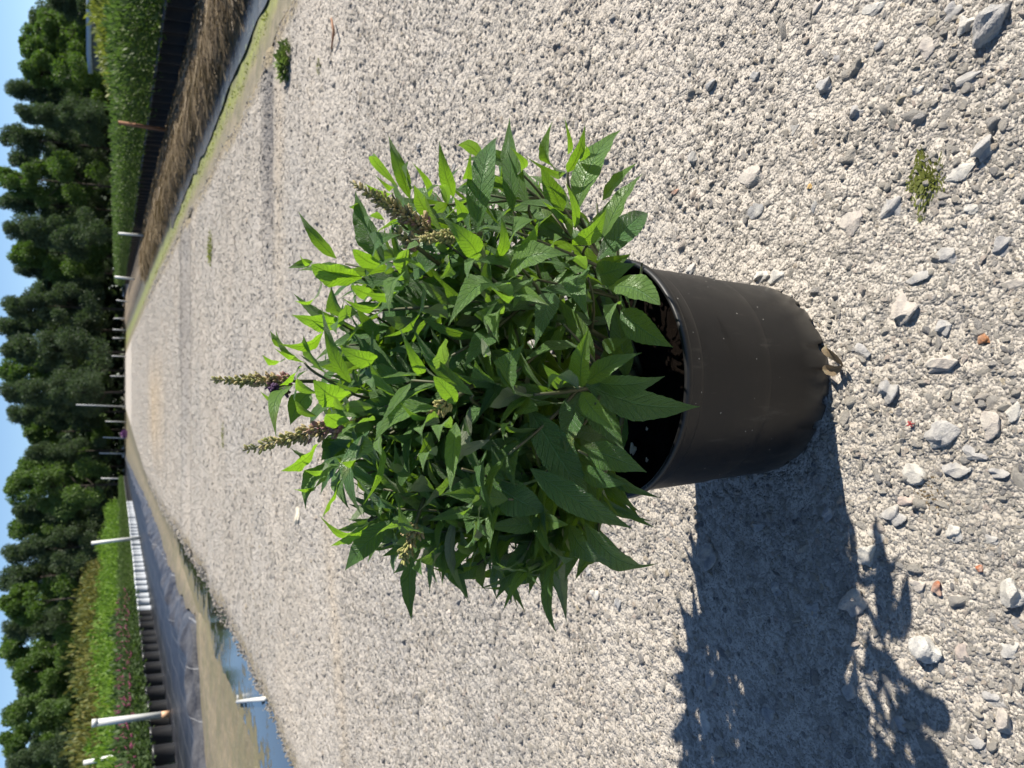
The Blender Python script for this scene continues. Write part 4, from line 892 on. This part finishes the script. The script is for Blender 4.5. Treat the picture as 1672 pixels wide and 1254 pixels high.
o = inst('flowering_shrub', shrubmesh('flowering_shrub', 500, .3, .5, .14, mat_simple('magenta_bloom', (.20, .08, .22), .7), 5), (atY(192, 709, 92).x, 92, -.1), 1.2, 0, label='small magenta blooming shrub far down the road among white stakes', cat='shrub')

# ---------------------------------------------------------------- trees
def treemesh(seed, mat, pine):
    r = np.random.default_rng(seed); P_, A_ = [], []
    lob = []
    n_l = 40 if pine else 32
    for k in range(n_l):
        t = r.random() ** .8; h_ = .22 + .75 * t; rr2 = (.34 * (1 - abs(t - .38) * 1.15) if not pine else .30 * (1.02 - t * .85)) ; a = r.uniform(0, 6.28); q = rr2 * r.uniform(.45, 1.05)
        lob.append((q * math.cos(a), q * math.sin(a), h_, r.uniform(.085, .15) * (1 - .35 * t)))
    lob.append((0, 0, .95, .05)); V = []; T = []
    for (x, y, z, s_) in lob:
        m_ = 760; d = r.normal(size=(m_, 3)); d /= np.linalg.norm(d, axis=1)[:, None]; p = d * (s_ * r.random(m_) ** .4)[:, None] * (1, 1, .75) + (x, y, z)
        a = d * .6 + r.normal(0, .6, (m_, 3)) + ((0, 0, .5) if pine else (0, 0, -.1)); a /= np.linalg.norm(a, axis=1)[:, None]; s = np.cross(a, r.normal(size=(m_, 3))); s /= np.linalg.norm(s, axis=1)[:, None]
        l = (.021 * r.uniform(.5, 1.4, m_))[:, None]; wd = .24 if pine else .36
        V.append(np.stack([p, p + a * l * .5 + s * l * wd, p + a * l, p + a * l * .5 - s * l * wd], 1).reshape(-1, 3)); T.append(np.repeat(np.clip(r.random(m_) * .7 + r.uniform(0, .35), 0, 1), 4))
    V = np.concatenate(V); i_ = np.arange(len(V) // 4) * 4
    crown = mkmesh('crown', V, np.stack([i_, i_ + 1, i_ + 2, i_ + 3], 1), mat, smooth=False, cols={'tint': np.concatenate(T)})
    mb = MB(); Vt, Ft = tube([(0, 0, -.01), (.004, .003, .3), (-.003, .004, .6), (0, 0, .9)], [.016, .012, .008, .003], 8); mb.add(Vt, Ft)
    for (x, y, z, s_) in lob[::2]:
        z0 = max(.1, z - .5 * math.hypot(x, y) - .02); Vt, Ft = tube([(0, 0, z0), (x * .5, y * .5, z0 + (z - z0) * .4), (x, y, z)], [.006, .004, .0015], 5); mb.add(Vt, Ft)
    return crown, mkmesh('trunk', np.concatenate(mb.V), np.concatenate(mb.F), M_bark)
TP = [treemesh(200 + k, M_pine, True) for k in range(4)]; TB = [treemesh(220 + k, M_broad, False) for k in range(4)]
TREES = [(18, 85, 42, 'p'), (62, 62, 36, 'b'), (95, 34, 44, 'b'), (136, 42, 34, 'b'), (170, 20, 36, 'p'), (205, 34, 36, 'p'), (245, 10, 38, 'p'), (278, 22, 30, 'p'), (306, 3, 42, 'b'), (345, 5, 38, 'p'), (385, 16, 36, 'p'), (420, 24, 36, 'b'), (448, 34, 30, 'p'),
         (505, 12, 44, 'p'), (540, 3, 42, 'p'), (575, 10, 40, 'p'), (605, 6, 40, 'b'), (640, 8, 40, 'p'), (672, 22, 34, 'p'), (702, 44, 32, 'b'), (735, 50, 30, 'p'), (762, 30, 32, 'b'), (790, 10, 36, 'b'), (822, 28, 36, 'p'), (852, 22, 36, 'b'), (888, 12, 40, 'p'),
         (930, 8, 44, 'p'), (968, 5, 40, 'b'), (1005, 16, 36, 'p'), (1040, 5, 42, 'b'), (1078, 24, 38, 'b'), (1108, 36, 34, 'p'), (1140, 12, 38, 'b'), (1180, 8, 38, 'b'), (1215, 20, 36, 'p'), (1250, 14, 42, 'b'), (1300, 22, 44, 'p')]
def place_tree(kind, k, x, y, z0, hgt, half, label, group):
    root = empty('pine_tree' if kind == 'p' else 'broadleaf_tree', (x, y, z0)); root.scale = (half / .40, half / .40, hgt); root.rotation_euler.z = rnd.uniform(0, 6.28)
    tag(root, label, 'tree', group); cr, tk = (TP if kind == 'p' else TB)[k % 4]; inst('crown', cr, (0, 0, 0), 1, 0, root); inst('trunk', tk, (0, 0, 0), 1, 0, root)
hidx = sorted(range(len(TREES)), key=lambda q: TREES[q][0])
side_a = [q for q in hidx if TREES[q][0] < 664][::-1]; side_b = [q for q in hidx if TREES[q][0] >= 664]
for k, (yc, xt, hw, kd) in enumerate(TREES):
    D = 112 + (k * 7) % 17; b0 = atY(190, yc, D); t0 = atY(xt, yc, D); hg = t0.z + .4
    place_tree(kd, k, b0.x, D, -.3, hg * 1.02, hw * D / F * (1.1 + .1 * ((k * 5) % 4)), ('dark green pine' if kd == 'p' else 'lighter green broadleaf tree') + ' against the sky, ' + ((ordw(side_a.index(k)) + ' above the tall grey pole in the picture') if k in side_a else (ordw(side_b.index(k)) + ' below the tall grey pole in the picture')), 'pines of the tree line' if kd == 'p' else 'broadleaf trees of the tree line')
for k in range(34):
    D = 142 + rnd.uniform(-4, 6); yc = -20 + k * 39; b0 = atY(190, yc, D); place_tree('p', k, b0.x, D, -.3, rnd.uniform(10.5, 13.6), 8.5, 'dark green pine standing behind the front trees of the tree line', 'pines behind the tree line')
# undergrowth at the foot of the wood, too dense to count
n = 60000; X = rng.uniform(-95, 95, n); Y = rng.uniform(132, 160, n); Z = rng.random(n) ** .8 * 8.5
a = rng.normal(size=(n, 3)); a /= np.linalg.norm(a, axis=1)[:, None]; s = np.cross(a, rng.normal(size=(n, 3))); s /= np.linalg.norm(s, axis=1)[:, None]; l = rng.uniform(.5, 1.3, n)[:, None]
p = np.stack([X, Y, Z], 1); V = np.stack([p, p + a * l * .5 + s * l * .4, p + a * l, p + a * l * .5 - s * l * .4], 1).reshape(-1, 3); i_ = np.arange(n) * 4
tag(mobj('undergrowth', V, np.stack([i_, i_ + 1, i_ + 2, i_ + 3], 1), M_pine, smooth=False, cols={'tint': np.repeat(rng.random(n) * .5, 4)}), kind='stuff')
# right background: rough yellow-green rise with a long low shed roof
rise = atY(168, 20, 48)
tuftm = shrubmesh('foliage', 2200, 2.2, 2.6, .35, mat_foliage('rough_growth', (.09, .12, .02), (.22, .24, .05), (.25, .30, .04)), 301)
for k, (yc, xt, D) in enumerate(((12, 152, 46), (45, 160, 44), (75, 165, 46), (98, 172, 47), (-15, 150, 47))):
    q = atY(xt, yc, D); inst('wild_shrub', tuftm, (q.x, D, -.4), (1, 1, (q.z + .4) / 2.6), k * 1.3, label='yellow-green wild shrub behind the hedge row, ' + ordw([1, 2, 3, 4, 0][k]) + ' from the picture top edge', cat='shrub', group='wild shrubs beyond the hedge row')
sh = empty('shed', (atY(192, 20, 88).x, 88, 0)); tag(sh, 'long low shed with a pale blue-grey metal roof before the trees', 'shed')
z1 = atY(141, 20, 88).z; Vb = lambda x0, x1, y0, y1, z0, z2: (np.array([(x, y, z) for x in (x0, x1) for y in (y0, y1) for z in (z0, z2)]), np.array([(0, 1, 3, 2), (4, 6, 7, 5), (0, 4, 5, 1), (2, 3, 7, 6), (0, 2, 6, 4), (1, 5, 7, 3)]))
V, Fc = Vb(-4.5, 9, 0, 5, -.2, z1 - .45); mobj('wall', V, Fc, mat_simple('shed_wall', (.12, .13, .12), .8), sh, smooth=False)
V, Fc = Vb(-4.8, 9.3, -.3, 5.3, z1 - .45, z1 + .0); mobj('roof', V, Fc, mat_simple('metal_roof', (.30, .38, .48), .5), sh, smooth=False)
# grass at the far verge
n = 1300; side = rng.random(n) < 2; Y = 5 + 60 * rng.random(n) ** 2; X = np.where(side, R0(Y) + .16 + .22 * rng.random(n), L0(Y) - rng.uniform(.3, 1.2, n))
l = rng.uniform(.005, .016, n) * (1 + Y * .01); a = rng.uniform(0, 6.28, n); p = np.stack([X, Y, np.full(n, -.05)], 1); tp = p + np.stack([np.cos(a) * l * .5, np.sin(a) * l * .5, l], 1); sv = np.stack([-np.sin(a), np.cos(a), a * 0], 1) * .006 * (1 + Y * .1)[:, None]
V = np.stack([p - sv, p + sv, tp, tp - sv * .1], 1).reshape(-1, 3); i_ = np.arange(n) * 4
tag(mobj('verge_grass', V, np.stack([i_, i_ + 1, i_ + 2, i_ + 3], 1), mat_foliage('verge_green', (.12, .14, .02), (.24, .24, .05), (.25, .3, .04)), smooth=False, cols={'tint': np.repeat(rng.random(n), 4)}), kind='stuff')
